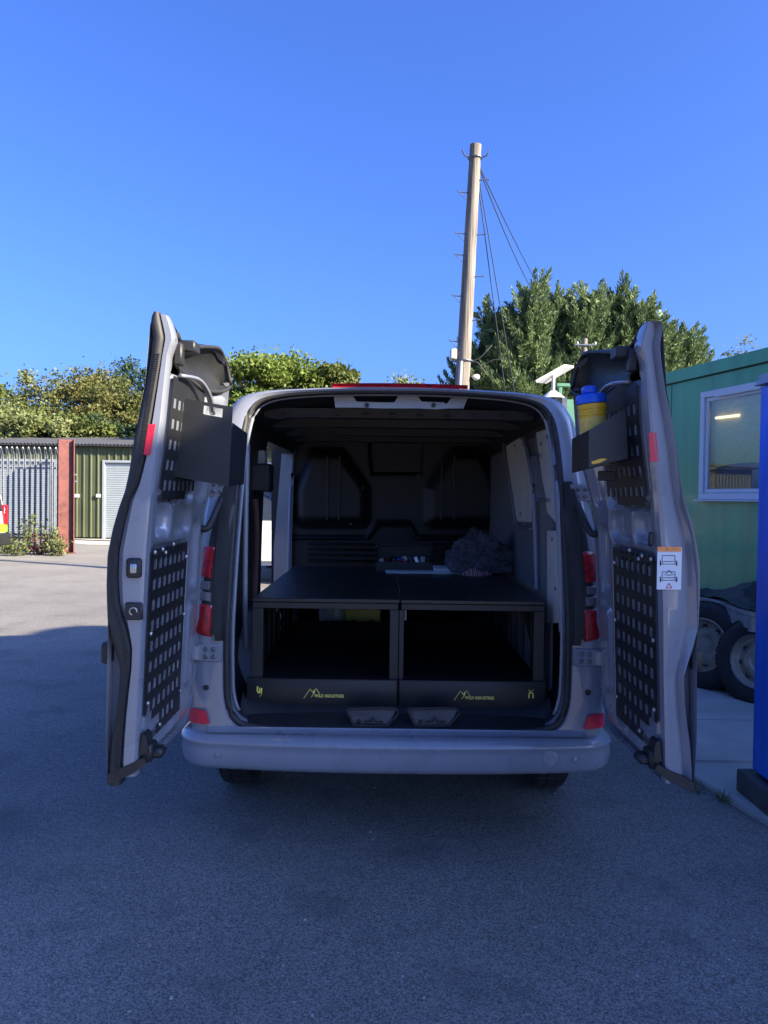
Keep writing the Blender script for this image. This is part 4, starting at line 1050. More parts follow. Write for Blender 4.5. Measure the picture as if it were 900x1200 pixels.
def spare_wheel(name, label, c, r, wd, ax, lip):
    t = thing(name, label, 'wheel', Vector((c.x, c.y, 0)), 'spare wheels leaning by the trailer')
    ax = Vector(ax).normalized(); h = wd/2
    prof = [(r*.60, -h*.80), (r*.64, -h*.97), (r*.74, -h*1.06), (r*.88, -h*1.0), (r*.955, -h*.82), (r*.985, -h*.70), (r, -h*.45), (r, h*.45), (r*.985, h*.70), (r*.955, h*.82), (r*.88, h*1.0), (r*.74, h*1.06), (r*.64, h*.97), (r*.60, h*.80)]
    MB().lathe(prof, c, ax, 56, False).done('tyre', M['tyre'], t, 32)
    q = Vector((0, 0, 1)).rotation_difference(ax)
    b = MB()
    for g in (-.5, -.17, .17, .5):
        pass
    for k in range(64):
        a = 2*math.pi*k/64
        for g in (-.62, -.31, 0, .31, .62):
            p = c+q @ Vector((r*math.cos(a+.04*(1 if g > 0 else -1)), r*math.sin(a+.04*(1 if g > 0 else -1)), g*h))
            b.box(p-Vector((r*.018, r*.036, h*.11)), p+Vector((r*.018, r*.036, h*.11)), rot=q.to_matrix() @ Matrix.Rotation(a, 3, 'Z'))
    b.done('tread', M['tyre'], t)['kind'] = 'stuff'
    rm = MB().lathe([(r*.61, h*.86), (r*.615, h*.92), (r*.585, h*.95), (r*.56, h*.80), (r*.55, h*.35), (r*.50, h*.25), (r*.44, h*.30), (r*.34, h*.52), (r*.24, h*.50), (r*.19, h*.34), (r*.0, h*.34)], c, ax, 48, False).done('rim', M['rim'], t, 35)
    MB().lathe([(r*.61, -h*.86), (r*.56, -h*.8), (r*.55, h*.3)], c, ax, 40, False).done('rim_well', M['rim'], t, 60)
    for k in range(8):
        a = 2*math.pi*k/8; p = c+q @ Vector((r*.43*math.cos(a), r*.43*math.sin(a), h*.33))
        MB().lathe([(r*.058, -.004), (r*.058, .005), (r*.045, .004), (0, -.004)], p, ax, 14).done('vent_hole', M['plastic'], rm, 40)
    for k in range(5):
        a = 2*math.pi*k/5+.3; p = c+q @ Vector((r*.285*math.cos(a), r*.285*math.sin(a), h*.50))
        MB().lathe([(r*.032, 0), (r*.032, .012), (r*.018, .014), (0, .006)], p, ax, 8).done('nut_seat', M['rim'], rm, 40)
    if lip: MB().tube([c+q @ Vector((r*.60*math.cos(a), r*.60*math.sin(a), h*.93)) for a in np.linspace(0, 2*math.pi, 48, endpoint=False)], .008, 6, closed=True).done('rim_lip', M['galv'], t, 180)
c1 = W(829, 758, 6.45); c1.z = .372
spare_wheel('spare_wheel', 'worn tyre on a rusty steel rim leaning under the trailer bed', c1, .372, .235, (-.78, -.60, .20), False)
c2 = W(893, 778, 5.95); c2.z = .345
spare_wheel('spare_wheel', 'black tyre with a bright rim lip half behind the blue post', c2, .350, .20, (-.82, -.55, .15), True)
def trailer():
    t = thing('flatbed_trailer', 'weathered timber flatbed trailer parked against the green cabin', 'trailer', (3.2, 6.9, 0))
    A, B = W(812, 690, 6.95), W(852, 703, 6.30); z = A.z
    z = .74
    d = (Vector((B.x, B.y, 0))-Vector((A.x, A.y, 0))).normalized(); n = Vector((d.y, -d.x, 0)); n = n if n.x > 0 else -n
    o = Vector((A.x, A.y, 0))-d*.5
    for k in range(5):
        p = [o+n*(.15*k), o+d*1.55+n*(.15*k), o+d*1.55+n*(.15*k+.142), o+n*(.15*k+.142)]
        b = MB(); b.prism([q+Vector((0, 0, z-.03+random.uniform(-.002, .003))) for q in p], (0, 0, .035)); b.done('plank', M['timber'], t, 30)
    b = MB(); b.prism([o+n*.0+Vector((0, 0, z-.13)), o+d*1.52+Vector((0, 0, z-.13)), o+d*1.52+n*.04+Vector((0, 0, z-.13)), o+n*.04+Vector((0, 0, z-.13))], (0, 0, .098)); b.done('side_rail', M['timber'], t)
    e = o+d*1.50
    b = MB(); b.prism([e+Vector((0, 0, z-.15)), e+d*.05+Vector((0, 0, z-.15)), e+d*.05+n*.75+Vector((0, 0, z-.15)), e+n*.75+Vector((0, 0, z-.15))], (0, 0, .115)); b.done('end_beam', M['timber'], t)
    for u in (.25, 1.25):
        b = MB(); q = o+d*u+n*.32; b.box(q+Vector((-.05, -.05, 0)), q+Vector((.05, .05, z-.14))); b.done('support_leg', M['basegrey'], t)
    # tarpaulin folded on top: its own thing
    rows = []
    for i in range(36):
        u = i/35; row = []
        for j in range(26):
            v = j/25; p = o+d*(.18+1.38*u)+n*(.02+.72*v)
            h = .15*math.exp(-((u-.62)/.24)**2-((v-.5)/.4)**2)+.05*(1-abs(noise.noise(Vector((u*4.5, v*4, 2))))*2.2)*min(1, 6*v, 6*(1-v), 5*u, 5*(1-u))
            h += .02*noise.noise(Vector((u*14, v*12, 5)))*min(1, 8*u)
            p = p+n*.05*noise.noise(Vector((u*3, v*2, 9)))+Vector((0, 0, z+.012+max(h, 0)))
            if u > .9: p.z = max(p.z-.0, z+.010)
            row.append(p)
        rows.append(row)
    b = MB(); b.grid(rows); thick(b.bm, .006); tag(b.done('tarpaulin', M['tarp'], None, 45, base=True), 'folded dark grey tarpaulin lying on the timber trailer bed', 'tarpaulin')
trailer()
def blue_post():
    Y = 3.75; x0b, x0t = W(879, 930, Y+.30).x, W(890, 440, Y+.30).x
    t = thing('blue_post', 'tall bright blue steel post with a grey cap on the right', 'post', (x0b+.17, Y+.15, 0))
    zt = W(890, 440, Y).z; wd = .34
    def col(x0, y, za, zb, xa, xb, name, mat, dep=.30, bev=.02):
        b = MB(); lo = [(xa, y, za), (xa+wd, y, za), (xa+wd, y+dep, za), (xa, y+dep, za)]; hi = [(xb, y, zb), (xb+wd, y, zb), (xb+wd, y+dep, zb), (xb, y+dep, zb)]
        V = [b.bm.verts.new(p) for p in lo+hi]
        for f in ((0, 1, 2, 3), (4, 5, 6, 7), (0, 1, 5, 4), (1, 2, 6, 5), (2, 3, 7, 6), (3, 0, 4, 7)): b.bm.faces.new([V[i] for i in f])
        bmesh.ops.bevel(b.bm, geom=b.bm.edges[:], offset=bev, segments=3, affect='EDGES'); return b.done(name, mat, t, 35)
    col(0, Y, .16, zt, x0b, x0t, 'post_shaft', M['bluepost'])
    # shallow lips down the edge of the shaft
    MB().tube([(x0b+.075, Y-.002, .2), (x0t+.075, Y-.002, zt-.03)], .006, 6).done('shaft_seam', M['bluepost'], t, 60)
    b = MB(); b.prism([(x0t-.022, Y-.02, zt-.005), (x0t+wd, Y-.02, zt-.005), (x0t+wd, Y-.02, zt+.055), (x0t+.012, Y-.02, zt+.055), (x0t, Y-.02, zt+.02)], (0, .34, 0)); b.done('post_cap', M['grey_pl'], t, 30)
    b = MB(); xb = x0b-.05
    b.prism([(xb, Y+.12, 0), (xb, Y-.02, 0), (xb+.10, Y-.14, 0), (xb+.5, Y-.14, 0), (xb+.5, Y+.36, 0), (xb, Y+.36, 0)], (0, 0, .15)); bmesh.ops.bevel(b.bm, geom=b.bm.edges[:], offset=.008, segments=1, affect='EDGES'); b.done('post_base', M['basegrey'], t, 30)
blue_post()

# ------------------------------------------------------------------ left side: red post, palisade fence, shed
def red_post():
    Y = 20.0; c = W(77, 653, Y); t = thing('red_post', 'red oxide steel column standing at the end of the palisade fence', 'post', (c.x, Y, 0))
    h = W(77, 515, Y).z; rot = Matrix.Rotation(R(28), 3, 'Z')
    def part(lo, hi, name):
        o = MB(); o.box(lo, hi, .004)
        for v in o.bm.verts: v.co = rot @ v.co + Vector((c.x, Y, 0))
        o.done(name, M['redpost'], t, 30)
    part((-.20, -.15, 0), (-.17, .15, h), 'flange'); part((.17, -.15, 0), (.20, .15, h), 'flange'); part((-.171, -.012, .0), (.171, .012, h-.002), 'web')
    part((-.24, -.2, 0), (.24, .2, .02), 'base_plate')
    for k in range(2):
        p = Vector((.21, 0, 2.1-.18*k)); o = MB(); o.box(p-Vector((.01, .05, .02)), p+Vector((.06, .05, .02)), .005)
        for v in o.bm.verts: v.co = rot @ v.co + Vector((c.x, Y, 0))
        o.done('bracket', M['galv'], t, 30)
red_post()
def fence():
    Y = 20.6; ht = W(50, 524, Y).z; xr = W(69, 640, Y).x
    t = thing('palisade_fence', 'galvanised palisade fence with splayed pointed pales beside the red post', 'fence', (xr-2.5, Y, 0))
    # one pale: W section, splayed and notched top
    sec = [(-.034, .012), (-.022, -.004), (-.008, .010), (.008, .010), (.022, -.004), (.034, .012)]
    me0 = None; xs = np.arange(xr-.06, xr-6.2, -.150)
    for k, x in enumerate(xs):
        if me0 is None:
            b = MB(); rows = []
            for z, sc, oy in ((.05, 1, 0), (ht-.32, 1, 0), (ht-.20, 1, -.02), (ht-.08, 1, -.075), (ht-.02, .72, -.105), (ht, .30, -.118)):
                rows.append([Vector((x+px*sc, Y+py+oy, z+(.0 if abs(px) > .03 or sc > .5 else -.05))) for px, py in sec])
            b.grid(rows); thick(b.bm, .004)
            o = b.done('pale', M['galv'], t, 30); me0 = o; p0 = x
        else:
            o = me0.copy(); COL.objects.link(o); o.location.x += x-p0; o.parent = t
            o.rotation_euler = (random.uniform(-.004, .004), random.uniform(-.008, .008), random.uniform(-.05, .05))
    for z in (.45, 2.28): MB().box((xr-6.3, Y+.016, z-.025), (xr, Y+.066, z+.025), .004).done('rail', M['galv'], t, 30)
    for x in (xr-2.9, xr-5.7): MB().box((x-.05, Y+.07, 0), (x+.05, Y+.17, ht-.25), .004).done('fence_post', M['galv'], t, 30)
fence()
def shed():
    Y = 26.5; x0, x1 = -26.0, -2.2; zt = W(100, 523, Y).z
    t = thing('green_shed', 'long low green clad shed with pale roller shutters across the yard', 'shed', ((x0+x1)/2, Y+3, 0))
    shut = [(W(120, 600, Y).x, W(120, 600, Y).x+2.6), (W(120, 600, Y).x-5.0, W(120, 600, Y).x-1.62), (W(120, 600, Y).x-9.6, W(120, 600, Y).x-6.6), (W(306, 600, Y).x, W(306, 600, Y).x+1.6)]
    hz = W(120, 541, Y).z
    shut.sort()
    def clad(a, b_, lo, hi):
        """trapezoidal profile sheet"""
        b = MB(); xs = []; x = a; k = 0
        while x < b_:
            for dx_, dy in ((0, 0), (.165, 0), (.19, .035), (.225, .035)):
                if x+dx_ < b_: xs.append((x+dx_, -dy))
            x += .25
        xs.append((b_, 0))
        b.grid([[Vector((px, Y+py, z)) for z in (lo, (lo+hi)/2, hi)] for px, py in xs]); thick(b.bm, .01)
        b.done('cladding_sheet', M['shedgreen'], t)
    xe = x0
    for a, b_ in shut+[(x1, x1)]:
        x = xe
        while x < a-.01: clad(x, min(a, x+1.0)-.004, .05, hz+.0 if False else zt-.02); x += 1.0
        xe = b_
    for a, b_ in shut:
        clad(a, b_, hz+.06, zt-.02)
        b = MB(); P = []
        z = .03
        while z < hz-.02:
            P += [(z, 0), (z+.058, -.018), (z+.072, 0)]; z += .078
        b.grid([[Vector((x, Y+.06+dy, zz)) for zz, dy in P] for x in (a+.06, b_-.06)]); r = b.done('roller_shutter', M['shutter'], t)
        for q in ((a, a+.08), (b_-.08, b_)): MB().box((q[0], Y-.04, .0), (q[1], Y+.12, hz+.06), .004).done('shutter_guide', M['shutter'], t)
        MB().box((a+.082, Y-.04, hz-.03), (b_-.082, Y+.10, hz+.055), .004).done('shutter_head', M['shutter'], t)
    for px in (90, 115):
        p = W(px, 581, Y-.06); MB().box(p-Vector((.07, .04, .06)), p+Vector((.07, .05, .06)), .01).done('lock_box', M['white'], t)
    # roof sheet and gutter
    b = MB(); xs = np.arange(x0-.2, x1+.3, .0625)
    b.grid([[Vector((x, Y-.28, zt+.07+.022*math.cos(i*math.pi/1.0))), Vector((x, Y+6, zt+.75+.022*math.cos(i*math.pi/1.0)))] for i, x in enumerate(xs)]); thick(b.bm, .02); b.done('roof', M['shedroof'], t)
    MB().box((x0-.2, Y-.26, zt-.01), (x1+.2, Y-.15, zt+.06), .02).done('gutter', M['shedroof'], t)
    MB().box((x0, Y+.14, .02), (x1, Y+5.8, zt-.1)).done('shed_body', M['shedroof'], t)
shed()

# two white vehicles, mostly hidden
def white_van(label, loc, rz, stripe):
    t = thing('parked_van', label, 'van', loc, 'white vans parked in the yard')
    rot = Matrix.Rotation(rz, 3, 'Z')
    def put(b, name, mat, par=t, sm=40):
        for v in b.bm.verts: v.co = rot @ v.co + Vector(loc)
        return b.done(name, mat, par, sm)
    prof = [(-2.1, .35), (-2.15, .55), (-2.12, 1.05), (-2.02, 1.60), (-1.9, 1.78), (.6, 1.80), (.95, 1.70), (1.55, 1.12), (2.05, .98), (2.15, .75), (2.15, .35)]
    b = MB(); b.prism([(-.86, y, z) for y, z in prof], (1.72, 0, 0)); bmesh.ops.bevel(b.bm, geom=b.bm.edges[:], offset=.09, segments=3, affect='EDGES'); put(b, 'body', M['whitepaint'])
    for s in (-1, 1):
        b = MB(); b.prism([(s*.868, .25, 1.12), (s*.868, 1.42, 1.12), (s*.868, .92, 1.62), (s*.868, .25, 1.68)], (-s*.02, 0, 0)); put(b, 'side_window', M['glassdark'])
        b = MB(); b.box((s*.68, -2.17, .80), (s*.87, -2.03, 1.30), .02); l = put(b, 'rear_light', M['redlens'])
        b = MB(); b.box((s*.87, 1.05, 1.08), (s*1.06, 1.2, 1.28), .03); put(b, 'mirror', M['whitepaint'])
        for y in (-1.3, 1.3):
            b = MB(); b.lathe([(.18, -.09), (.30, -.09), (.31, -.06), (.31, .06), (.30, .09), (.18, .09)], (s*.78, y, .31), (1, 0, 0), 28); put(b, 'wheel', M['tyre'])
    b = MB(); b.box((-.85, -2.24, .33), (.85, -2.06, .62), .03); put(b, 'rear_bumper', M['plastic'])
    b = MB(); b.prism([(-.72, 1.0, 1.70), (.72, 1.0, 1.70), (.76, 1.58, 1.13), (-.76, 1.58, 1.13)], (0, .02, .03)); put(b, 'windscreen', M['glassdark'])
    b = MB(); b.prism([(-.7, -2.10, 1.15), (.7, -2.10, 1.15), (.66, -2.03, 1.55), (-.66, -2.03, 1.55)], (0, -.03, .005)); put(b, 'rear_window', M['glassdark'])
    if stripe:
        b = MB(); b.prism([(.05, -2.150, .64), (.84, -2.150, .64), (.84, -2.145, .80), (.30, -2.142, .90)], (0, -.012, 0)); put(b, 'green_flash', M['limegreen'])
        for s in (-1, 1):
            b = MB(); b.prism([(s*.868, -2.0, .55), (s*.868, -.2, .55), (s*.868, -.6, .80), (s*.868, -2.0, .98)], (-s*.012, 0, 0)); put(b, 'green_flash', M['limegreen'])
white_van('white van with a green flash at the left edge before the fence', (W(12, 640, 18.5).x-2.2, 17.6, 0), R(90), True)
white_van('white van glimpsed through the open side door of the grey van', (-1.72, 15.6, 0), R(182), False)

# ------------------------------------------------------------------ telegraph pole, stays and cables
def telegraph():
    Y = 13.0; top, bot = W(557.5, 170, Y), W(541.5, 455, Y); d = (bot-top).normalized(); base = top+d*(top.z/(-d.z))
    t = thing('telegraph_pole', 'leaning weathered wooden telegraph pole with step irons behind the van', 'pole', base)
    n = 30; b = MB(); pts = [base+(top-base)*i/n for i in range(n+1)]
    b.tube(pts, [.150-.052*i/n+.002*math.sin(i*2.1) for i in range(n+1)], 20); b.done('shaft', M['pole'], t, 50)
    ax = (top-base).normalized()
    def at(py): 
        k = (W(450, py, Y).z-base.z)/(top.z-base.z); return base+(top-base)*k
    for py, s in ((226, -1), (211, 1), (274, -1), (275, 1), (299, -1), (324, 1), (347, -1), (375, 1), (400, -1)):
        p = at(py); r_ = .125
        MB().tube([p+Vector((s*.08, -.05, 0)), p+Vector((s*(r_+.13), -.05, .01)), p+Vector((s*(r_+.145), -.05, .045))], .010, 6).done('step_iron', M['galv'], t, 60)
        if s < 0: MB().tube([p+Vector((s*(r_+.12), -.05, .008)), p+Vector((s*(r_-.02), -.06, -.13))], .007, 6).done('step_brace', M['galv'], t, 60)
    MB().tube([at(184)+Vector((.118*math.cos(a), .118*math.sin(a), 0)) for a in np.linspace(0, 2*math.pi, 24, endpoint=False)], .012, 6, closed=True).done('pole_band', M['galv'], t, 60)
    for s in (-1, 1):
        MB().tube([at(184)+Vector((s*.11, -.03, 0)), at(184)+Vector((s*.19, -.08, .01)), at(181)+Vector((s*.23, -.1, .05))], .012, 6).done('hook', M['galv'], t, 60)
    MB().tube([at(422)+Vector((.15*math.cos(a), .15*math.sin(a), 0)) for a in np.linspace(0, 2*math.pi, 24, endpoint=False)], .012, 6, closed=True).done('pole_band', M['galv'], t, 60)
    MB().tube([at(424)+Vector((-.06, -.155, 0)), at(540)+Vector((-.05, -.17, 0))], .035, 8).done('cable_guard', M['grey_pl'], t, 60)
    MB().box(at(412)+Vector((-.24, -.1, -.13)), at(412)+Vector((-.13, .05, .05)), .015).done('junction_box', M['ceram'], t, 40)
    MB().lathe([(.0, 0), (.045, .02), (.055, .06), (.045, .11), (.02, .13)], at(442)+Vector((.16, -.05, 0)), (1, 0, .2), 18).done('cable_cap', M['ceram'], t, 40)
    b = MB(); a0 = at(423)
    b.tube(spline([a0+Vector((.12, 0, 0)), a0+Vector((.3, .05, .1)), a0+Vector((.5, .1, .32))], 10), .010, 6); b.tube(spline([a0+Vector((.14, 0, 0)), a0+Vector((.26, 0, -.02)), a0+Vector((.4, 0, -.22))], 10), .010, 6); b.tube(spline([a0+Vector((.3, 0, -.1)), a0+Vector((.5, 0, .04)), a0+Vector((.75, .05, .06))], 10), .008, 6)
    b.done('cable_tails', M['rubber'], t, 60)
    def wire(p, q, label, sag=.0, r=.009, group=None):
        pts = [p+(q-p)*k/24+Vector((0, 0, -sag*4*(k/24)*(1-k/24))) for k in range(25)]
        tag(MB().tube(pts, r, 5).done('overhead_wire', M['rubber'], None, 60), label, 'wire', group)
    wire(at(196)+Vector((.10, 0, 0)), W(640, 350, 24), 'upper overhead wire running from pole top to behind the conifers', .1, .010)
    wire(at(199)+Vector((.10, 0, 0)), W(647, 372, 25), 'lower overhead wire running from pole top to behind the conifers', .35, .010)
    e1, e2 = W(592, 457, 13.4), W(606, 456, 13.3)
    for p, px in ((at(222), 0), (at(212), 1)):
        q = W(576.5, 340, 13.2) if px == 0 else W(583, 340, 13.15)
        s = p+Vector((.10, 0, 0)); g = s+(q-s)*((s.z-.2)/(s.z-q.z)); 
        wire(s, g, ('stay wire nearest the telegraph pole, slanting down to the ground', 'outer stay wire slanting from the pole across the conifers')[px], 0, .009)
telegraph()
# small second pole and the flat panel on a stand beyond the van
def small_pole():
    Y = 17; a, d = W(685, 397, Y), W(683, 470, Y)
    t = thing('slim_pole', 'slim wooden pole with a small cross bar before the conifers', 'pole', (d.x, Y, 0))
    MB().tube([(d.x, Y, 0), a], [.09, .07], 12).done('shaft', M['pole'], t, 50)
    c = W(686, 405, Y); MB().box(c-Vector((.26, .1, .012)), c+Vector((.22, -.04, .012))).done('cross_bar', M['galv'], t)
    for s in (-1, 1): MB().lathe([(.02, 0), (.03, .03), (.018, .06), (0, .07)], c+Vector((s*.2, -.07, .012)), (0, 0, 1), 10).done('insulator', M['ceram'], t, 40)
small_pole()
def dish():
    Y = 9.5; c = W(650, 437, Y); t = thing('flat_antenna', 'flat white panel antenna tilted on a thin stand beyond the van roof', 'antenna', (c.x, Y, 0))
    q = [W(628, 445.5, Y-.12), W(661, 427, Y-.05), W(672, 428.5, Y+.2), W(640, 447, Y+.12)]
    b = MB(); b.prism(q, (.004, 0, -.028)); b.done('panel', M['white'], t)
    f = W(648, 470, Y); MB().tube([(f.x, Y, 0), (f.x, Y, W(649, 436, Y).z)], .022, 10).done('mast', M['white'], t, 60)
    MB().lathe([(.16, 0), (.10, .05), (.03, .10)], W(648, 467, Y), (0, 0, 1), 16).done('mast_foot', M['white'], t, 40)
    b = MB()
    p = W(648, 467, Y)
    for s in (-1, 1): b.box((p.x+s*.12-.03, Y-.12, 0), (p.x+s*.12+.03, Y+.12, p.z))
    b.done('stand_leg', M['galv'], t)
dish()
def green_skip():
    Y = 11.5; a, d = W(655, 453, Y), W(674, 472, Y); t = thing('green_hopper', 'pale green metal hopper just showing beyond the van roof corner', 'hopper', (a.x+.2, Y, 0))
    m = pm('pale_green_paint', (.10, .26, .16), .5)
    MB().box((a.x, Y, 0), (d.x+.02, Y+.8, d.z+.05), .01).done('hopper_body', m, t)
    MB().box((a.x, Y, d.z+.06), (a.x+.05, Y+.05, a.z), .004).done('upright', m, t); MB().box((d.x, Y, d.z+.06), (d.x+.05, Y+.05, a.z), .004).done('upright', m, t)
    MB().box((a.x-.03, Y-.01, a.z+.001), (d.x+.1, Y+.06, a.z+.05), .004).done('top_bar', m, t)
green_skip()

# ------------------------------------------------------------------ foliage
def leaf_quads(C, size, rg, up=.0, aspect=.6):
    """small kite-shaped leaves with random orientation at points C"""
    n = len(C); d = rg.normal(size=(n, 3)); d[:, 2] += up; d /= np.linalg.norm(d, axis=1)[:, None]
    e = rg.normal(size=(n, 3)); e -= (e*d).sum(1)[:, None]*d; e /= np.linalg.norm(e, axis=1)[:, None]
    s = size*rg.uniform(.6, 1.35, (n, 1)); w_ = s*aspect*.5
    a = C-d*s*.5; b_ = C+e*w_-d*s*.05; c = C+d*s*.5; f = C-e*w_-d*s*.05
    return np.stack([a, b_, c, f], 1)
def tree(name, label, cat, x, y, h, w_, mat, seed, z0=.25, leaf=.17, n=15000, clumps=70, group=None, dens=.55, fringe=.05):
    rg = np.random.default_rng(seed); t = thing(name, label, cat, (x, y, 0), group)
    zc = h*(1+z0)/2; rz = h*(1-z0)/2; r = w_/2
    # trunk and limbs
    b = MB(); tips = []
    k0 = Vector((x, y, 0)); b.tube(spline([k0, k0+Vector((.1, .05, h*.25)), k0+Vector((-.05, 0, h*.5)), k0+Vector((.05, .05, h*.78))], 10), [w_*.035*(1-.085*i) for i in range(10)], 8)
    cl = []
    while len(cl) < clumps:
        p = rg.normal(size=3); p /= np.linalg.norm(p); q = rg.uniform(.25, 1)**.45
        f = 1+.22*noise.noise(Vector(p*1.7)+Vector((seed, 0, 0)))
        cl.append((np.array([x, y, zc])+p*np.array([r, r, rz])*q*f*.88, rg.uniform(.55, 1.2)*w_*.115))
    for c, cr in cl[:26]:
        s = k0+Vector((0, 0, h*rg.uniform(.2, .55))); e = Vector(c); m_ = (s+e)/2+Vector((0, 0, .25))
        b.tube(spline([s, m_, e], 6), [w_*.013*(1-.15*i) for i in range(6)], 5)
    b.done('trunk', M['bark'], t, 60)
    P = []; per = max(20, n//clumps)
    for c, cr in cl:
        q = rg.normal(size=(per, 3)); q /= np.linalg.norm(q, axis=1)[:, None]; rad = rg.uniform(0, 1, (per, 1))**dens
        P.append(c+q*rad*cr*np.array([1.15, 1.15, .85]))
        # twiggy fringe
        k = int(per*fringe); q = rg.normal(size=(k, 3)); q /= np.linalg.norm(q, axis=1)[:, None]; P.append(c+q*rg.uniform(1, 1.5, (k, 1))*cr)
    P = np.concatenate(P)
    quads('crown', leaf_quads(P, leaf, rg), mat, t)
    return t
def conifer(label, x, y, h, w_, seed, lean=0.0, low=.05):
    rg = np.random.default_rng(seed); t = thing('conifer', label, 'conifer', (x, y, 0), None)
    MB().tube([(x, y, 0), (x+lean*.5, y, h*.5), (x+lean, y, h*.93)], [.22, .13, .03], 8).done('trunk', M['bark'], t, 60)
    allP = []
    nb = int(360*(w_/4.2)*(h/9)); 
    for k in range(nb):
        f = low+(1-low)*((k+rg.random())/nb)            # height fraction of the branch root
        ang = rg.uniform(0, 2*math.pi)
        prof = (1-f)**.62*1.02*(.75+.25*min(1, f*6)) if f < .97 else .12
        rad = w_/2*max(.10, prof)*rg.uniform(.72, 1.12)
        ln = rg.uniform(.75, 1.35)*(.66+.60*(1-f))
        o = np.array([x+lean*f+math.cos(ang)*rad*.86, y+math.sin(ang)*rad*.86, h*f*.97])
        rise = rg.uniform(.75, 1.5)+1.2*max(0, f-.75)*3
        d = np.array([math.cos(ang), math.sin(ang), rise]); d /= np.linalg.norm(d)
        # plume: sprays set along a rib, longest low down, tapering to a pointed tip
        m = int(250*ln); s = rg.uniform(-.45, 1, m)
        thick = .27*ln*(1-np.clip(s, 0, 1))**.7*(np.where(s < 0, .9, 1))+.015
        q = rg.normal(size=(m, 3)); q /= np.linalg.norm(q, axis=1)[:, None]
        C = o+d*(s*ln)[:, None]+q*(thick*rg.uniform(.35, 1, m))[:, None]
        dd = d*1.0+q*.75+rg.normal(size=(m, 3))*.22; dd[:, 2] += .2; dd /= np.linalg.norm(dd, axis=1)[:, None]
        e = rg.normal(size=(m, 3)); e -= (e*dd).sum(1)[:, None]*dd; e /= np.linalg.norm(e, axis=1)[:, None]
        sz = rg.uniform(.07, .19, (m, 1))*(.7+.4*ln); wd = sz*.115
        allP.append(np.stack([C-dd*sz*.4, C+e*wd, C+dd*sz*.6, C-e*wd], 1))
        # dim inner fill so the crown is not see-through
        m2 = 16; g = rg.uniform(.25, .85, (m2, 1)); C2 = np.array([x+lean*f, y, h*f*.95])*(1-g)+o*g+rg.normal(size=(m2, 3))*.16
        allP.append(leaf_quads(C2, .34, rg, .3, .45))
    quads('crown', np.concatenate(allP), LF['conifer'], t)
YC = 24
for px, py, w_, dy, lb in ((553, 392, 2.9, .3, 'short conifer on the left flank beside the telegraph pole'), (581, 347, 3.1, 0, 'conifer with a pointed top just right of the telegraph pole'), (619, 317, 3.7, -.5, 'tallest pointed conifer, under the overhead wires'), (654, 328, 3.5, .6, 'conifer standing behind the flat white antenna'), (684, 324, 3.4, -.2, 'conifer behind the slim second pole'), (719, 323, 3.4, .5, 'conifer rising behind the top of the right door'), (757, 333, 3.5, -.3, 'conifer at the right of the row with an upright leader'), (797, 372, 4.6, .2, 'lower conifer sloping down to the green cabin roof')):
    Y = YC+dy; p = W(px, py+19, Y)
    conifer(lb, p.x, Y, p.z, w_, int(px), lean=random.uniform(-.15, .15))
for px, py, Y, w_, mt, nm, lb, kw in (
    (12, 420, 38, 5.2, 'pale', 'birch_tree', 'pale feathery tree behind the left end of the shed', dict(n=7000, clumps=60, leaf=.15, dens=.8, fringe=.3)),
    (-30, 440, 36, 7, 'olive', 'leafy_tree', 'olive green tree cut off by the left edge', dict(n=15000)),
    (40, 468, 32, 5.0, 'pale', 'leafy_tree', 'low pale green tree just behind the palisade fence', dict(n=14000)),
    (98, 424, 40, 6.4, 'autumn', 'leafy_tree', 'tall olive tree with a browning top above the red post', dict(n=21000, clumps=90)),
    (140, 437, 38, 4.8, 'autumn', 'leafy_tree', 'tree with rusty autumn leaves beside the left door', dict(n=16000)),
    (85, 476, 33, 3.8, 'olive', 'leafy_tree', 'small olive green tree right behind the red post', dict(n=12000)),
    (140, 478, 34, 5.0, 'dark', 'leafy_tree', 'dark green tree above the shed roof beside the left door', dict(n=14000)),
    (170, 415, 44, 6.0, 'dark', 'leafy_tree', 'dark tall tree mostly hidden behind the left door top', dict(n=14000)),
    (206, 450, 40, 6.0, 'olive', 'leafy_tree', 'olive tree seen between the left door panels', dict(n=14000)),
    (305, 403, 30, 4.6, 'bright', 'leafy_tree', 'bright yellow green tree above the left corner of the van roof', dict(n=24000, clumps=90)),
    (346, 404, 31, 5.0, 'bright', 'leafy_tree', 'bright leafy tree in the middle of the clump over the roof', dict(n=22000, clumps=85)),
    (392, 413, 30.5, 3.9, 'olive', 'leafy_tree', 'olive tree at the right end of the clump over the roof', dict(n=20000, clumps=80)),
    (262, 432, 33, 4.4, 'olive', 'leafy_tree', 'olive tree just right of the left door top', dict(n=16000)),
    (478, 430, 46, 5.2, 'pale', 'leafy_tree', 'thin far tree over the middle of the van roof', dict(n=7000, leaf=.2, dens=.8, fringe=.25)),
    (872, 391, 40, 3.0, 'pale', 'leafy_tree', 'sparse far tree top above the cabin roof', dict(n=1500, clumps=26, leaf=.15, dens=.9, fringe=.4)),
    (520, 452, 30, 3.0, 'dark', 'leafy_tree', 'low dark tree left of the telegraph pole', dict(n=8000))):
    p = W(px, py, Y); tree(nm, lb, 'tree', p.x, Y, p.z, w_, LF[mt], int(px)+500, **kw)
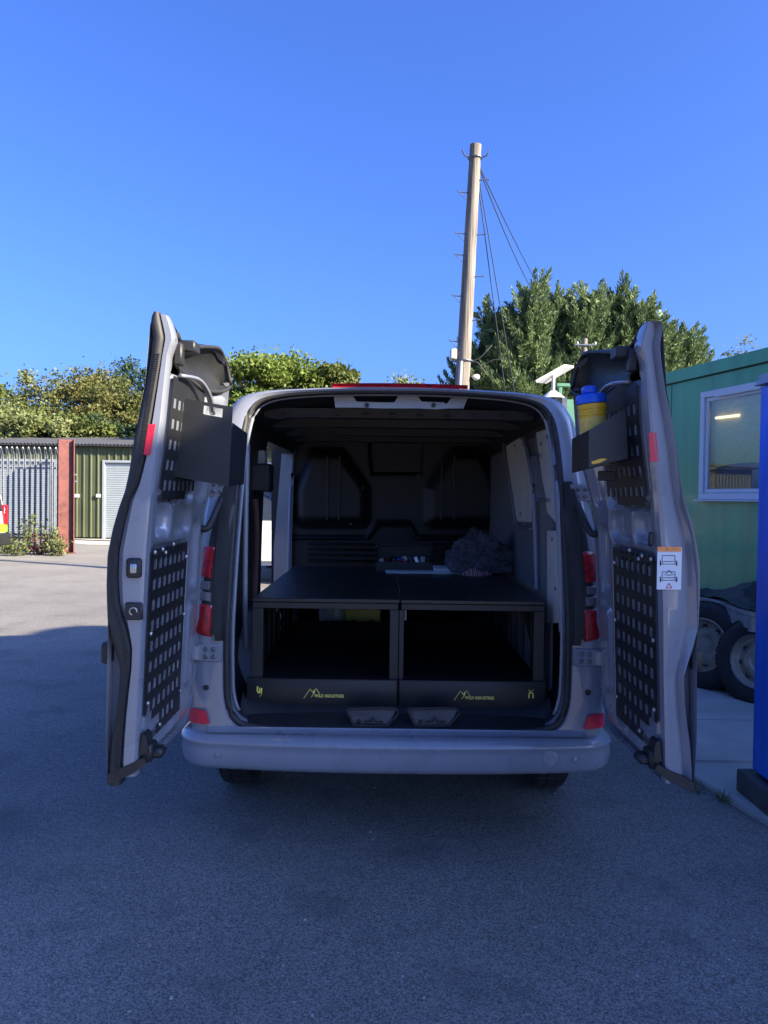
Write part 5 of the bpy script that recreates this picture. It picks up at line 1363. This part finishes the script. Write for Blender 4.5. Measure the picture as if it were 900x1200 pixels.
# far tree line and rough ground beyond so that the horizon is closed off
def treeline():
    rg = np.random.default_rng(77); P = []
    for k in range(260):
        x = rg.uniform(-60, 60); y = rg.uniform(52, 60); top = 3.2+1.6*noise.noise(Vector((x*.12, 0, 3)))
        m = 90; q = rg.normal(size=(m, 3))*np.array([1.3, 1.0, .9]); P.append(np.array([x, y, rg.uniform(.4, 1)*top])+q)
    P = np.concatenate(P); P[:, 2] = np.abs(P[:, 2])
    o = quads('far_wood', leaf_quads(P, .5, rg), LF['dark'], None); o['kind'] = 'stuff'
treeline()

# ------------------------------------------------------------------ weeds and grass
def weed(name, label, cat, c, h, spread, n, mat, seed, leaf=.07, group=None):
    rg = np.random.default_rng(seed); t = thing(name, label, cat, c, group); b = MB(); L_ = []
    for k in range(n):
        a = rg.uniform(0, 6.28); r_ = rg.uniform(.2, 1)*spread; hh = h*rg.uniform(.45, 1)
        p0 = Vector(c)+Vector((math.cos(a)*r_*.3, math.sin(a)*r_*.2, 0)); p2 = Vector(c)+Vector((math.cos(a)*r_, math.sin(a)*r_*.6, hh)); p1 = (p0+p2)/2+Vector((0, 0, hh*.2))
        sp = spline([p0, p1, p2], 7); b.tube(sp, [.007-.0008*i for i in range(7)], 4)
        for i in range(1, 7):
            for _ in range(4): L_.append(np.array(sp[i])+rg.normal(size=3)*leaf*.8)
    b.done('stem', M['bark'], t, 60)
    quads('leaves', leaf_quads(np.array(L_), leaf, rg, .3, .55), mat, t)
for k, (px, py, h, sp, n, mt, lb) in enumerate(((8, 652, .55, .55, 14, 'weed', 'dry tangled weed at the left end of the fence foot'), (33, 652, 1.25, .35, 9, 'weed', 'tall spindly weed against the palisade pales'), (47, 655, .45, .45, 14, 'redweed', 'reddish low weed between the tall weed and the post'), (60, 654, .80, .40, 14, 'weed', 'leafy yellow green weed close to the red post'), (71, 655, .40, .28, 10, 'weed', 'small weed at the foot of the red post'), (22, 655, .40, .5, 12, 'weed', 'low pale weed before the fence, near the white van'))):
    p = W(px, py, 19.6-.1*k); weed('weed', lb, 'weed', (p.x, 19.7-.15*k, .004), h, sp, n, LF[mt], 300+k, .085)
def tuft(c, r, n, h, seed):
    rg = np.random.default_rng(seed); V = []
    for k in range(n):
        a = rg.uniform(0, 6.28); q = rg.random()**.6*r; p = np.array(c)+np.array([math.cos(a)*q, math.sin(a)*q*1.4, 0])
        d = np.array([rg.normal()*.5, rg.normal()*.5, 1.0])*h*rg.uniform(.4, 1); s = np.array([math.cos(a+1.5), math.sin(a+1.5), 0])*.0022
        V.append([p-s, p+s, p+d*.6+s*.7, p+d])
    return np.array(V)
p = W(830, 922, 4.1); o = quads('grass_tuft', tuft((1.765, 4.20, 0), .075, 90, .045, 1), LF['grass'], None, base=True); tag(o, 'small green tuft of grass by the foot of the right door', 'grass tuft')
o = quads('grass_tuft', tuft((1.86, 4.03, 0), .045, 55, .075, 2), LF['grass'], None, base=True); tag(o, 'taller grass tuft on the slab edge near the blue post', 'grass tuft')
# a few loose pale chips on the tarmac
def chips():
    rg = np.random.default_rng(5); b = MB()
    for k in range(70):
        y = rg.uniform(2.3, 7); x = rg.uniform(-.55, .55)*y; s = rg.uniform(.002, .0055)
        b.box((x-s, y-s, 0), (x+s, y+s*.7, s*1.1), rot=Matrix.Rotation(rg.uniform(0, 3), 3, 'Z'))
    b.done('loose_chippings', M['concrete'], None)['kind'] = 'stuff'
chips()
